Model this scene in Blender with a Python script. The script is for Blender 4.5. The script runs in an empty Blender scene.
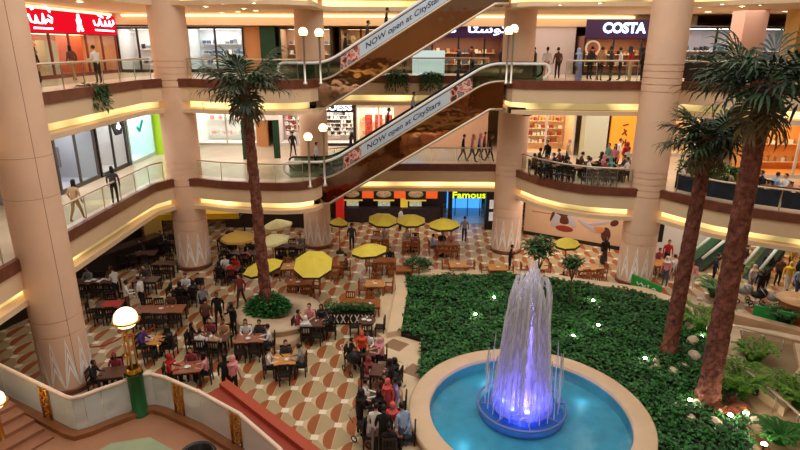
import bpy, math, random
from mathutils import Vector, Matrix
random.seed(7)
C = bpy.context.scene.collection
# ------------------------------------------------------------------ camera, world, exposure
F_PX = 560.0; PITCH = math.radians(17.75); ROLL = math.radians(0.25); CAM_Z = 12.6
CP, SP = math.cos(PITCH), math.sin(PITCH)
cd = bpy.data.cameras.new('camera'); cam = bpy.data.objects.new('camera', cd); C.objects.link(cam)
cd.sensor_width = 36.0; cd.lens = F_PX/800.0*36.0; cd.clip_end = 300; cd.clip_start = 0.05
cam.location = (0, 0, CAM_Z)
cam.rotation_euler = (Matrix.Rotation(math.pi/2-PITCH, 3, 'X') @ Matrix.Rotation(ROLL, 3, 'Z')).to_euler()
bpy.context.scene.camera = cam
vs = bpy.context.scene.view_settings
vs.view_transform = 'Standard'; vs.look = 'None'; vs.gamma = 1.0; vs.use_curve_mapping = False
vs.exposure = 0.22
w = bpy.data.worlds.new('world'); bpy.context.scene.world = w; w.use_nodes = True
w.node_tree.nodes['Background'].inputs[0].default_value = (1.0, 0.91, 0.82, 1)
w.node_tree.nodes['Background'].inputs[1].default_value = 0.36
def area(name, loc, sx, sy, power, color=(1, 0.90, 0.78), rot=(0, 0, 0)):
    l = bpy.data.lights.new(name, 'AREA'); l.shape = 'RECTANGLE'; l.size = sx; l.size_y = sy
    l.energy = power; l.color = color
    o = bpy.data.objects.new(name, l); o.location = loc; o.rotation_euler = rot; C.objects.link(o); return o
def point(name, loc, power, color=(1, 0.84, 0.66), r=0.1):
    l = bpy.data.lights.new(name, 'POINT'); l.energy = power; l.color = color; l.shadow_soft_size = r
    o = bpy.data.objects.new(name, l); o.location = loc; C.objects.link(o); return o
# the atrium's luminous ceiling high above, then area lights added under each gallery ceiling
area('atrium_ceiling_light', (2, 17, 24), 22, 22, 3000, (1, 0.93, 0.84))
area('upper_gallery_light', (0, 37.6, 14.55), 30, 3.5, 420)
area('upper_gallery_light', (-16.5, 28, 14.55), 3, 18, 230)
area('upper_gallery_light', (16, 34, 14.55), 8, 6, 260)
area('middle_gallery_light', (-9, 36, 9.05), 9, 5, 240, (1, 0.93, 0.84))
area('middle_gallery_light', (1, 39, 9.05), 11, 4, 170)
area('middle_gallery_light', (13, 35, 9.05), 10, 6, 260)
area('middle_gallery_light', (-15.5, 26, 9.05), 2.5, 16, 230, (1, 0.93, 0.84))
area('middle_gallery_light', (20, 30, 9.05), 6, 8, 150)
area('ground_ceiling_light', (-16, 27, 3.6), 3, 14, 60)
area('ground_ceiling_light', (-9, 35, 3.6), 8, 6, 110)
area('ground_ceiling_light', (1, 38.5, 3.6), 9, 4, 150)
area('ground_ceiling_light', (11, 34, 3.6), 7, 5, 190)
area('ground_ceiling_light', (19, 29.5, 3.6), 7, 6, 190)
F1, F2, F3 = 5.4, 10.8, 16.2
def ray(x, y):
    u = (x-400)/F_PX; v = (y-225)/F_PX
    u, v = u*math.cos(ROLL)+v*math.sin(ROLL), -u*math.sin(ROLL)+v*math.cos(ROLL)
    return u, CP-v*SP, -(SP+v*CP)
def at(x, y, z=0.0):                       # where the line of sight meets the level z
    a, b, c = ray(x, y); t = (z-CAM_Z)/c; return Vector((a*t, b*t, z))
def aty(x, y, Y):                          # where it meets the plane at distance Y
    a, b, c = ray(x, y); t = Y/b; return Vector((a*t, Y, CAM_Z+c*t))
def atx(x, y, X):
    a, b, c = ray(x, y); t = X/a; return Vector((X, b*t, CAM_Z+c*t))
def XY(px, Y, z):                          # point at distance Y and level z seen in column px
    dep = Y*CP-(z-CAM_Z)*SP; return Vector(((px-400)/F_PX*dep, Y, z))
# ------------------------------------------------------------------ materials
def lin(c):
    return tuple(((v/255.0)/12.92 if v/255.0 <= 0.04045 else ((v/255.0+0.055)/1.055)**2.4) for v in c)
MATS = {}
def M(name, rgb, rough=0.6, metal=0.0, var=0.0, scale=6.0, bump=0.0, spec=0.4, emit=0.0, ecol=None, alpha=1.0, stretch=None):
    if name in MATS: return MATS[name]
    m = bpy.data.materials.new(name); m.use_nodes = True; nt = m.node_tree; p = nt.nodes['Principled BSDF']
    c = lin(rgb)
    p.inputs['Base Color'].default_value = (*c, 1); p.inputs['Roughness'].default_value = rough
    p.inputs['Metallic'].default_value = metal; p.inputs['Specular IOR Level'].default_value = spec
    if emit:
        p.inputs['Emission Color'].default_value = (*(lin(ecol) if ecol else c), 1); p.inputs['Emission Strength'].default_value = emit
    if var or bump:
        tc = nt.nodes.new('ShaderNodeTexCoord'); n = nt.nodes.new('ShaderNodeTexNoise')
        n.inputs['Scale'].default_value = scale; n.inputs['Detail'].default_value = 3
        src = tc.outputs['Object']
        if stretch:
            mp = nt.nodes.new('ShaderNodeMapping'); mp.inputs['Scale'].default_value = stretch
            nt.links.new(src, mp.inputs['Vector']); src = mp.outputs['Vector']
        nt.links.new(src, n.inputs['Vector'])
        if var:
            r = nt.nodes.new('ShaderNodeValToRGB')
            r.color_ramp.elements[0].position = 0.3; r.color_ramp.elements[1].position = 0.7
            r.color_ramp.elements[0].color = (*[v*(1-var) for v in c], 1); r.color_ramp.elements[1].color = (*[min(1, v*(1+var)) for v in c], 1)
            nt.links.new(n.outputs['Fac'], r.inputs['Fac']); nt.links.new(r.outputs['Color'], p.inputs['Base Color'])
        if bump:
            b = nt.nodes.new('ShaderNodeBump'); b.inputs['Strength'].default_value = bump; b.inputs['Distance'].default_value = 0.05
            nt.links.new(n.outputs['Fac'], b.inputs['Height']); nt.links.new(b.outputs['Normal'], p.inputs['Normal'])
    MATS[name] = m; return m
def glow(name, rgb, s, noise=None):
    if name in MATS: return MATS[name]
    m = bpy.data.materials.new(name); m.use_nodes = True; nt = m.node_tree; nt.nodes.clear()
    e = nt.nodes.new('ShaderNodeEmission'); o = nt.nodes.new('ShaderNodeOutputMaterial')
    e.inputs[0].default_value = (*lin(rgb), 1); e.inputs[1].default_value = s
    if noise:                              # lamps of a light trough: some tubes brighter than others
        tc = nt.nodes.new('ShaderNodeTexCoord'); n = nt.nodes.new('ShaderNodeTexNoise'); n.inputs['Scale'].default_value = noise
        n.inputs['Detail'].default_value = 1
        r = nt.nodes.new('ShaderNodeMapRange'); r.inputs['From Min'].default_value = 0.36; r.inputs['From Max'].default_value = 0.66
        r.inputs['To Min'].default_value = s*0.35; r.inputs['To Max'].default_value = s*1.9
        nt.links.new(tc.outputs['Object'], n.inputs['Vector']); nt.links.new(n.outputs['Fac'], r.inputs['Value'])
        nt.links.new(r.outputs['Result'], e.inputs[1])
    nt.links.new(e.outputs[0], o.inputs[0]); MATS[name] = m; return m
def clear(name, tint=(255, 255, 255), gloss=0.08, rough=0.05, dens=0.0, dcol=(255, 255, 255)):
    """a thin clear pane: mostly see-through, a little reflection, DENS of a diffuse film"""
    if name in MATS: return MATS[name]
    m = bpy.data.materials.new(name); m.use_nodes = True; nt = m.node_tree; nt.nodes.clear()
    t = nt.nodes.new('ShaderNodeBsdfTransparent'); t.inputs[0].default_value = (*lin(tint), 1)
    g = nt.nodes.new('ShaderNodeBsdfGlossy'); g.inputs['Roughness'].default_value = rough
    mx = nt.nodes.new('ShaderNodeMixShader'); mx.inputs[0].default_value = gloss
    o = nt.nodes.new('ShaderNodeOutputMaterial')
    nt.links.new(t.outputs[0], mx.inputs[1]); nt.links.new(g.outputs[0], mx.inputs[2]); last = mx
    if dens:
        d = nt.nodes.new('ShaderNodeBsdfDiffuse'); d.inputs[0].default_value = (*lin(dcol), 1)
        m2 = nt.nodes.new('ShaderNodeMixShader'); m2.inputs[0].default_value = dens
        nt.links.new(mx.outputs[0], m2.inputs[1]); nt.links.new(d.outputs[0], m2.inputs[2]); last = m2
    nt.links.new(last.outputs[0], o.inputs[0]); MATS[name] = m; return m
# ------------------------------------------------------------------ mesh builder
class MB:
    def __init__(s): s.v = []; s.f = []; s.m = []; s.s = []
    def add(s, vs_, fs, mat=0, smooth=False):
        b = len(s.v); s.v += [tuple(p) for p in vs_]
        for f in fs: s.f.append([i+b for i in f]); s.m.append(mat); s.s.append(smooth)
        return s
    def box(s, c, d, rz=0.0, mat=0):
        x, y, z = d[0]/2, d[1]/2, d[2]/2; ca, sa = math.cos(rz), math.sin(rz); P = []
        for k in (-z, z):
            for (i, j) in ((-x, -y), (x, -y), (x, y), (-x, y)): P.append((c[0]+i*ca-j*sa, c[1]+i*sa+j*ca, c[2]+k))
        return s.add(P, [(3, 2, 1, 0), (4, 5, 6, 7), (0, 1, 5, 4), (1, 2, 6, 5), (2, 3, 7, 6), (3, 0, 4, 7)], mat)
    def tube(s, path, r, n=8, mat=0, smooth=True, caps=True):
        path = [Vector(p) for p in path]; R = r if isinstance(r, (list, tuple)) else [r]*len(path); P = []; up = None
        for i, p in enumerate(path):
            t = (path[min(i+1, len(path)-1)]-path[max(i-1, 0)]).normalized()
            if up is None: up = Vector((0, 0, 1)) if abs(t.z) < 0.9 else Vector((0, 1, 0))
            a = t.cross(up)
            a = a.normalized() if a.length > 1e-6 else Vector((1, 0, 0))
            b = a.cross(t).normalized(); up = b
            for k in range(n):
                q = 2*math.pi*k/n; P.append(p+a*(R[i]*math.cos(q))+b*(R[i]*math.sin(q)))
        fs = [(i*n+k, i*n+(k+1) % n, (i+1)*n+(k+1) % n, (i+1)*n+k) for i in range(len(path)-1) for k in range(n)]
        s.add(P, fs, mat, smooth)
        if caps:
            b = len(s.v)-len(P); L = (len(path)-1)*n
            s.f += [[b+k for k in reversed(range(n))], [b+L+k for k in range(n)]]; s.m += [mat]*2; s.s += [False]*2
        return s
    def bar(s, p0, p1, w_, mat=0):         # square bar
        return s.tube([p0, p1], w_*0.707, 4, mat, False)
    def lathe(s, prof, c=(0, 0, 0), n=24, mat=0, smooth=True, sx=1.0, sy=1.0):
        P = [(c[0]+r*sx*math.cos(2*math.pi*k/n), c[1]+r*sy*math.sin(2*math.pi*k/n), c[2]+z) for r, z in prof for k in range(n)]
        fs = [(i*n+k, i*n+(k+1) % n, (i+1)*n+(k+1) % n, (i+1)*n+k) for i in range(len(prof)-1) for k in range(n)]
        return s.add(P, fs, mat, smooth)
    def prism(s, poly, z0, z1, mat=0, side=None):
        n = len(poly); A = sum(poly[i][0]*poly[(i+1) % n][1]-poly[(i+1) % n][0]*poly[i][1] for i in range(n))
        if A < 0: poly = poly[::-1]
        P = [(p[0], p[1], z0) for p in poly]+[(p[0], p[1], z1) for p in poly]
        s.add(P, [tuple(range(n, 2*n)), tuple(reversed(range(n)))], mat)
        b = len(s.v)-2*n
        for i in range(n):
            j = (i+1) % n; s.f.append([b+i, b+j, b+n+j, b+n+i]); s.m.append(mat if side is None else side); s.s.append(False)
        return s
    def ball(s, c, r, n=12, k=8, mat=0):
        r = r if isinstance(r, (tuple, list)) else (r, r, r); P = [(c[0], c[1], c[2]-r[2])]
        for i in range(1, k):
            q = -math.pi/2+math.pi*i/k
            for j in range(n): P.append((c[0]+r[0]*math.cos(q)*math.cos(2*math.pi*j/n), c[1]+r[1]*math.cos(q)*math.sin(2*math.pi*j/n), c[2]+r[2]*math.sin(q)))
        P.append((c[0], c[1], c[2]+r[2])); L = len(P)-1
        fs = [(0, 1+(j+1) % n, 1+j) for j in range(n)]
        fs += [(1+i*n+j, 1+i*n+(j+1) % n, 1+(i+1)*n+(j+1) % n, 1+(i+1)*n+j) for i in range(k-2) for j in range(n)]
        fs += [(L, 1+(k-2)*n+j, 1+(k-2)*n+(j+1) % n) for j in range(n)]
        return s.add(P, fs, mat, True)
    def ribbon(s, outer, inner, z0, z1, mat=0):   # a band with a box section between two offset paths
        n = len(outer); P = []
        for o_, i_ in zip(outer, inner): P += [(*o_, z0), (*o_, z1), (*i_, z1), (*i_, z0)]
        fs = []
        for i in range(n-1):
            a = 4*i; b = a+4
            fs += [(a, b, b+1, a+1), (a+1, b+1, b+2, a+2), (a+2, b+2, b+3, a+3), (a+3, b+3, b, a)]
        fs += [(0, 1, 2, 3), (4*n-4, 4*n-1, 4*n-2, 4*n-3)]
        return s.add(P, fs, mat)
    def mesh(s, name, mats):
        me = bpy.data.meshes.new(name); me.from_pydata(s.v, [], s.f)
        for m in (mats if isinstance(mats, (list, tuple)) else [mats]): me.materials.append(m)
        me.polygons.foreach_set('material_index', s.m); me.polygons.foreach_set('use_smooth', s.s); me.update(); return me
    def build(s, name, mats, parent=None, loc=None, rz=None):
        o = bpy.data.objects.new(name, s.mesh(name, mats)); C.objects.link(o)
        if parent is not None: o.parent = parent
        if loc is not None: o.location = loc
        if rz is not None: o.rotation_euler = (0, 0, rz)
        return o
def tag(o, label, cat, group=None, kind=None):
    o['label'] = label; o['category'] = cat
    if group: o['group'] = group
    if kind: o['kind'] = kind
    return o
def thing(name, label, cat, loc=(0, 0, 0), rz=0.0, group=None):
    o = bpy.data.objects.new(name, None); o.empty_display_size = 0.2; C.objects.link(o); o.location = loc; o.rotation_euler = (0, 0, rz)
    return tag(o, label, cat, group)
def struct(mb, name, mats, label, cat, parent=None):
    o = mb.build(name, mats, parent); return tag(o, label, cat, None, 'structure')
def inst(mesh, name, parent=None, loc=(0, 0, 0), rot=(0, 0, 0), scale=None):
    o = bpy.data.objects.new(name, mesh); C.objects.link(o); o.parent = parent; o.location = loc; o.rotation_euler = rot
    if scale is not None: o.scale = scale if isinstance(scale, (tuple, list)) else (scale,)*3
    return o
KIDS = {}
def dup(root, loc, rz, label, group=None, cat=None):
    r = root.copy(); C.objects.link(r); r.location = loc; r.rotation_euler = (0, 0, rz); r['label'] = label
    if group: r['group'] = group
    if root not in KIDS: KIDS[root] = [(ch, list(ch.children)) for ch in root.children]
    for ch, gs in KIDS[root]:
        c = ch.copy(); C.objects.link(c); c.parent = r
        for g in gs:
            d = g.copy(); C.objects.link(d); d.parent = c
    return r
def offset(path, d):                        # to the right of the way the path runs
    out = []; n = len(path)
    for i in range(n):
        a = Vector(path[max(i-1, 0)]); b = Vector(path[i]); c = Vector(path[min(i+1, n-1)])
        t1 = (b-a).normalized() if i > 0 else (c-b).normalized(); t2 = (c-b).normalized() if i < n-1 else t1
        n1 = Vector((t1.y, -t1.x)); n2 = Vector((t2.y, -t2.x)); mm = (n1+n2)
        mm = mm.normalized() if mm.length > 1e-6 else n1
        k = d/max(0.5, mm.dot(n1)); out.append((b.x+mm.x*k, b.y+mm.y*k))
    return out
def smooth_path(pts, it=2):
    for _ in range(it):
        q = [pts[0]]
        for a, b in zip(pts[:-1], pts[1:]):
            q += [(a[0]*.75+b[0]*.25, a[1]*.75+b[1]*.25), (a[0]*.25+b[0]*.75, a[1]*.25+b[1]*.75)]
        q.append(pts[-1]); pts = q
    return pts
def text_mesh(body, width, height, depth=0.03, bold=0.0):
    """lettering standing in the xz-plane, lower left corner at 0, facing -y"""
    cu = bpy.data.curves.new('lettering', 'FONT'); cu.body = body; cu.extrude = depth; cu.resolution_u = 3
    if bold: cu.offset = bold
    o = bpy.data.objects.new('lettering', cu); C.objects.link(o)
    dg = bpy.context.evaluated_depsgraph_get(); me = bpy.data.meshes.new_from_object(o.evaluated_get(dg))
    bpy.data.objects.remove(o); bpy.data.curves.remove(cu)
    if not me.vertices: return me
    xs = [v.co.x for v in me.vertices]; ys = [v.co.y for v in me.vertices]
    x0, x1, y0, y1 = min(xs), max(xs), min(ys), max(ys)
    for v in me.vertices:
        x, y, z = v.co; v.co = ((x-x0)/(x1-x0)*width, -z, (y-y0)/(y1-y0)*height)
    me.update(); return me
def lettering(body, width, height, mat, parent, loc, rz=0.0, name='lettering', bold=0.0, depth=0.03, ry=0.0):
    me = text_mesh(body, width, height, depth, bold); me.materials.clear(); me.materials.append(mat)
    return inst(me, name, parent, loc, (0, ry, rz))
def strokes(lines, mat, parent, loc, rz=0.0, r=0.06, name='lettering', sx=1.0, sz=1.0):
    """brush strokes of a written sign: polylines in the xz-plane, facing -y"""
    mb = MB()
    for ln in lines: mb.tube([(x*sx, 0, z*sz) for x, z in ln], r, 6)
    return mb.build(name, mat, parent, loc, rz)
# ------------------------------------------------------------------ the setting
COL = M('column_stucco', (232, 194, 166), 0.65, var=0.05, scale=0.8)
COLW = M('column_white_inlay', (255, 252, 250), 0.5)
CREAM = M('fascia_cream', (230, 200, 165), 0.6, var=0.04, scale=0.7)
BROWN = M('brown_marble_band', (112, 62, 46), 0.35, var=0.2, scale=3)
WHITE = M('white_paint', (232, 226, 216), 0.6)
GALF = M('gallery_floor_tile', (214, 196, 172), 0.25, var=0.06, scale=0.9)
CEIL = M('ceiling_plaster', (226, 192, 152), 0.8)
DARK = M('dark_wood', (42, 28, 24), 0.45, var=0.25, scale=9)
BLACK = M('black_matte', (20, 18, 18), 0.5)
CHROME = M('brushed_steel', (205, 200, 192), 0.28, 1.0)
BRASS = M('brass', (214, 160, 72), 0.3, 1.0)
GLASS = clear('rail_glass', (238, 244, 240), 0.07)
SHOPGLASS = clear('shop_glass', (246, 250, 250), 0.06)
COVE = glow('cove_lamp', (255, 218, 138), 1.2, 0.35)
LINE = glow('line_lamp', (255, 226, 170), 2.6)
SPOT = glow('downlight_lamp', (255, 236, 200), 14)
def floor_material():
    m = bpy.data.materials.new('ground_tile_pattern'); m.use_nodes = True; nt = m.node_tree; N = nt.nodes; L = nt.links; p = N['Principled BSDF']
    tc = N.new('ShaderNodeTexCoord'); sp = N.new('ShaderNodeSeparateXYZ'); L.new(tc.outputs['Object'], sp.inputs[0])
    def mth(op, a, b=None, c=None):
        n = N.new('ShaderNodeMath'); n.operation = op
        for i, q in enumerate((a, b, c)):
            if q is None: continue
            if isinstance(q, (int, float)): n.inputs[i].default_value = q
            else: L.new(q, n.inputs[i])
        return n.outputs[0]
    # square lattice of side 0.976 m turned by 49 degrees: node = O + i e1 + j e2
    O = (-3.31, 19.30); e1 = (0.640, -0.733); e2 = (-0.733, -0.640); s2 = e1[0]**2+e1[1]**2
    dx = mth('SUBTRACT', sp.outputs[0], O[0]); dy = mth('SUBTRACT', sp.outputs[1], O[1])
    ia = mth('DIVIDE', mth('ADD', mth('MULTIPLY', dx, e1[0]), mth('MULTIPLY', dy, e1[1])), s2)
    ib = mth('DIVIDE', mth('ADD', mth('MULTIPLY', dx, e2[0]), mth('MULTIPLY', dy, e2[1])), s2)
    a = mth('FRACT', ia); b = mth('FRACT', ib)
    # terracotta fan: the half b > a of each cell inside a circle about a point near the east corner
    half = mth('GREATER_THAN', mth('SUBTRACT', b, a), 0.05)
    da = mth('SUBTRACT', a, 0.85); db = mth('SUBTRACT', b, 0.15)
    rad = mth('SQRT', mth('ADD', mth('MULTIPLY', da, da), mth('MULTIPLY', db, db)))
    fan = mth('MULTIPLY', half, mth('LESS_THAN', rad, 0.895))
    olive = mth('GREATER_THAN', mth('SUBTRACT', a, b), -0.02)
    na = mth('ABSOLUTE', mth('SUBTRACT', mth('FRACT', mth('ADD', ia, 0.5)), 0.5)); nb = mth('ABSOLUTE', mth('SUBTRACT', mth('FRACT', mth('ADD', ib, 0.5)), 0.5))
    sq = mth('LESS_THAN', mth('ADD', na, nb), 0.19)
    def mix(f, c1, c2):
        n = N.new('ShaderNodeMix'); n.data_type = 'RGBA'; L.new(f, n.inputs[0])
        for i, q in ((6, c1), (7, c2)):
            if isinstance(q, tuple): n.inputs[i].default_value = (*lin(q), 1)
            else: L.new(q, n.inputs[i])
        return n.outputs[2]
    c = mix(olive, (210, 186, 146), (178, 158, 120))
    c = mix(fan, c, (160, 90, 52)); c = mix(sq, c, (240, 226, 200))
    ns = N.new('ShaderNodeTexNoise'); ns.inputs['Scale'].default_value = 1.3; L.new(tc.outputs['Object'], ns.inputs['Vector'])
    mr = N.new('ShaderNodeMapRange'); mr.inputs['To Min'].default_value = 0.86; mr.inputs['To Max'].default_value = 1.12; L.new(ns.outputs['Fac'], mr.inputs['Value'])
    mv = N.new('ShaderNodeMix'); mv.data_type = 'RGBA'; mv.blend_type = 'MULTIPLY'; mv.inputs[0].default_value = 1
    L.new(c, mv.inputs[6]); L.new(mr.outputs[0], mv.inputs[7]); L.new(mv.outputs[2], p.inputs['Base Color'])
    p.inputs['Roughness'].default_value = 0.3
    return m
fl = MB(); fl.box((0, 22, -0.15), (64, 62, 0.3)); struct(fl, 'floor', floor_material(), 'polished mall floor of terracotta fans and beige triangles with white squares', 'floor')
# gallery edges seen from above, atrium on their right hand
LEFT = [(-13.3, -7.0), (-13.3, 10), (-13.3, 27.5), (-13.25, 29.3), (-12.6, 30.6), (-11.3, 30.6), (-9.8, 30.05), (-8.0, 29.7), (-6.5, 29.6), (-5.5, 29.75), (-4.75, 30.3), (-4.5, 31.0), (-4.5, 33.2), (-4.4, 34.4), (-3.6, 34.9)]
RIGHT1 = [(5.7, 34.9), (6.6, 34.6), (7.2, 33.0), (7.9, 31.3), (8.9, 30.0), (10.1, 29.2), (11.4, 28.85), (12.6, 28.7), (13.7, 28.4), (14.5, 27.0), (15.3, 25.9), (16.6, 24.85), (17.9, 24.05), (20, 22.6), (21.3, 20), (21.6, 14), (21.6, -7.0)]
RIGHT2 = [(5.2, 34.9), (5.75, 34.2), (5.8, 31.6), (6.0, 30.7), (6.7, 30.25), (8.5, 30.1), (10.3, 29.95), (12.5, 30.0), (14.0, 30.2), (14.9, 30.0), (15.6, 29.2), (16.6, 28.0), (18.5, 26.6), (21.6, 24.5), (22, 14), (22, -7.0)]
EDGE1 = LEFT+[(0, 34.9)]+RIGHT1; EDGE2 = LEFT+[(0, 34.9)]+RIGHT2
def slab(edge, Fz, nm, top):
    back = [(30, -7), (30, 50), (-24, 50), (-24, -7)]
    mb = MB(); mb.prism(edge+back, Fz-1.05, Fz, 0); mb.prism(offset(edge, -0.45)+back, Fz-1.62, Fz-1.05, 1)
    struct(mb, 'gallery_slab', [GALF if top else CEIL, CEIL], nm+' gallery floor slab round the atrium', 'floor')
    e = MB(); e.ribbon(offset(edge, 0.10), offset(edge, -0.12), Fz-0.34, Fz+0.10); struct(e, 'trim_1', BROWN, 'brown marble band along the '+nm+' gallery edge', 'trim')
    f = MB(); f.ribbon(offset(edge, 0.02), offset(edge, -0.2), Fz-1.06, Fz-0.30); struct(f, 'trim_2', CREAM, 'cream fascia of the '+nm+' gallery', 'trim')
    c_ = MB(); c_.ribbon(offset(edge, -0.37), offset(edge, -0.44), Fz-1.42, Fz-1.10); struct(c_, 'trim_3', COVE, 'lit yellow cove under the '+nm+' gallery', 'cove light')
    l_ = MB(); l_.ribbon(offset(edge, 0.06), offset(edge, -0.6), Fz-1.68, Fz-1.46); struct(l_, 'trim_4', CREAM, 'cream lower lip of the '+nm+' gallery cove', 'trim')
slab(EDGE1, F1, 'middle', True); slab(EDGE2, F2, 'upper', True); slab(EDGE2, F3, 'topmost', False)
# outer walls that close the mall behind the shops
for nm, c_, d_ in (('wall_back', (3, 50.1, 8), (56, 0.2, 16.4)), ('wall_left', (-24.1, 21.5, 8), (0.2, 57, 16.4)), ('wall_right', (30.1, 21.5, 8), (0.2, 57, 16.4)), ('wall_near', (3, -7.1, 8), (54, 0.2, 16.4))):
    mb = MB(); mb.box(c_, d_); struct(mb, nm, CEIL, 'plain outer wall of the mall', 'wall')
nb = MB(); nb.box((0, -3.6, F2-0.5), (26.4, 6.6, 1.0)); struct(nb, 'gallery_slab', [GALF], 'gallery floor slab where the viewer stands', 'floor')
nb = MB(); nb.box((0, -3.6, F1-0.5), (26.4, 6.6, 1.0)); struct(nb, 'gallery_slab', [CREAM], 'middle gallery slab below the viewer', 'floor')
for Fz, nm in ((F1, 'middle'), (F2, 'upper')):
    e = MB(); e.box((0, -0.28, Fz-0.12), (26.4, 0.2, 0.44)); struct(e, 'trim_1', BROWN, 'brown marble band of the '+nm+' gallery on the near side', 'trim')
    c_ = MB(); c_.box((0, -0.32, Fz-0.75), (26.4, 0.04, 0.3)); struct(c_, 'trim_3', COVE, 'lit cove of the '+nm+' gallery on the near side', 'cove light')
# columns
def column(x, y, R, label, zig=True, seam=False, ztop=17.5):
    cuts = [2.4, 3.0]+[Fz+dz for Fz in (() if seam else (F1, F2)) for dz in (-0.35, 0.0, 0.32, 0.64, 0.96)]
    mb = MB(); mb.lathe([(R*1.08, 0), (R*1.08, 0.18)], (x, y, 0), 48, 1); mb.lathe([(R*1.08, 0.18), (R*1.02, 0.2), (R, 0.22)], (x, y, 0), 48, 1)
    z = 0.22
    for q in cuts:
        mb.lathe([(R, z), (R, q-0.03)], (x, y, 0), 48); mb.lathe([(R, q-0.03), (R-0.035, q-0.03)], (x, y, 0), 48)
        mb.lathe([(R-0.035, q-0.03), (R-0.035, q+0.03)], (x, y, 0), 48); mb.lathe([(R-0.035, q+0.03), (R, q+0.03)], (x, y, 0), 48); z = q+0.03
    mb.lathe([(R, z), (R, ztop)], (x, y, 0), 48)
    col = struct(mb, 'column', [COL, BROWN], label, 'column')
    if seam:
        s_ = MB()
        for a in (math.radians(-36),):
            s_.box((x+math.cos(a)*(R-0.008), y+math.sin(a)*(R-0.008), 7.6), (0.02, 0.02, 14.6), a)
        for z in (7.6, 9.0):
            s_.lathe([(R+0.004, z-0.007), (R+0.004, z+0.007)], (x, y, 0), 48)
        s_.build('panel_joint', M('column_joint', (160, 120, 98), 0.8), col)
    if zig:
        z_ = MB(); n = 11
        for lay in range(3):                # white chevrons wrapped round the foot
            z0 = 0.3; z1 = 2.3-0.52*lay; wd = 0.13
            pts = []
            for k in range(2*n+1):
                a = math.pi*k/n; pts.append((a, z1 if k % 2 else z0-0.0))
            for (a0, q0), (a1, q1) in zip(pts[:-1], pts[1:]):
                for j in range(4):
                    u0 = a0+(a1-a0)*j/4; u1 = a0+(a1-a0)*(j+1)/4; h0 = q0+(q1-q0)*j/4; h1 = q0+(q1-q0)*(j+1)/4; rr = R+0.012
                    lo0, lo1 = max(0.28, h0-wd*1.6), max(0.28, h1-wd*1.6)
                    V = [(x+rr*math.cos(u0), y+rr*math.sin(u0), lo0), (x+rr*math.cos(u1), y+rr*math.sin(u1), lo1), (x+rr*math.cos(u1), y+rr*math.sin(u1), h1+0.02), (x+rr*math.cos(u0), y+rr*math.sin(u0), h0+0.02)]
                    z_.add(V, [(0, 1, 2, 3)])
        z_.build('zigzag_inlay', COLW, col)
    return col
column(-12.84, 18.9, 0.86, 'tall pinkish column nearest the viewer, behind the glass landing', seam=True)
column(-12.3, 31.3, 0.95, 'pinkish column at the corner of the galleries with zigzag foot')
column(-5.4, 34.9, 0.86, 'pinkish column behind the escalators, left one')
column(6.85, 34.15, 0.92, 'pinkish column behind the fountain, at the top of the escalator')
column(13.2, 29.2, 0.93, 'pinkish column beside the green sign, behind the garden')
# railings of the galleries
def railing(path, z, label, panel=GLASS, every=1.55, h=1.0, group=None):
    t = thing('gallery_railing', label, 'railing', (path[0][0], path[0][1], z), 0, group)
    o = (path[0][0], path[0][1], z)
    rel = [(p[0]-o[0], p[1]-o[1]) for p in path]
    hr = MB(); hr.tube([(p[0], p[1], h) for p in rel], 0.045, 8); hr.build('handrail', M('rail_cap', (216, 196, 170), 0.3, 0.3), t)
    # resample
    pts = [rel[0]]; acc = 0
    for a, b in zip(rel[:-1], rel[1:]):
        L = math.hypot(b[0]-a[0], b[1]-a[1]); s_ = every-acc
        while s_ <= L:
            pts.append((a[0]+(b[0]-a[0])*s_/L, a[1]+(b[1]-a[1])*s_/L)); s_ += every
        acc = (acc+L) % every
    if math.hypot(pts[-1][0]-rel[-1][0], pts[-1][1]-rel[-1][1]) > 0.4: pts.append(rel[-1])
    for i, p in enumerate(pts):
        q = MB(); q.box((p[0], p[1], 0.5), (0.03, 0.03, 0.98)); q.build('post', CHROME, t)
    for a, b in zip(pts[:-1], pts[1:]):
        L = math.hypot(b[0]-a[0], b[1]-a[1]); q = MB(); q.box(((a[0]+b[0])/2, (a[1]+b[1])/2, 0.54), (L-0.08, 0.02, 0.76), math.atan2(b[1]-a[1], b[0]-a[0])); q.build('glass_panel', panel, t)
    return t
BLIND = M('dark_screen_cloth', (30, 34, 34), 0.5, var=0.5, scale=3)
def cut(edge, i0, i1, d=-0.1): return offset(edge, d)[i0:i1]
Lo = offset(LEFT, -0.1); R1o = offset(EDGE1, -0.1)[len(LEFT):]; R2o = offset(EDGE2, -0.1)[len(LEFT):]
def span(path, x=None): return path
for z, nm in ((F1, 'middle'), (F2, 'upper')):
    railing([(-13.4, 12.0), (-13.4, 17.6)], z+0.1, 'glass railing of the '+nm+' gallery nearer than the tall column')
    railing([(-13.4, 19.8), (-13.4, 27.5), (-13.35, 29.3), (-13.0, 30.1)], z+0.1, 'glass railing of the '+nm+' gallery in front of the left shops')
    railing(Lo[5:10]+[(-5.25, 30.2)], z+0.1, 'glass railing of the '+nm+' gallery behind the single palm')
railing([(-4.4, 33.3), (-4.45, 34.45), (-3.6, 35.0), (0, 35.0), (5.7, 35.0)], F1+0.1, 'glass railing of the middle gallery beneath the escalators')
railing([(-3.6, 35.0), (0, 35.0), (5.3, 35.0)], F2+0.1, 'glass railing of the upper gallery between the two escalators')
railing([p for p in R1o[3:8]]+[(12.2, 28.8)], F1+0.1, 'glass railing of the cafe terrace on the middle gallery')
railing([(14.15, 27.9), (14.6, 27.05), (15.4, 25.95), (16.7, 24.93), (18.0, 24.1), (20.0, 22.7)], F1+0.1, 'railing with dark blue screens behind the two palms', M('navy_screen_cloth', (24, 34, 46), 0.5, var=0.5, scale=3))
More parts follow.
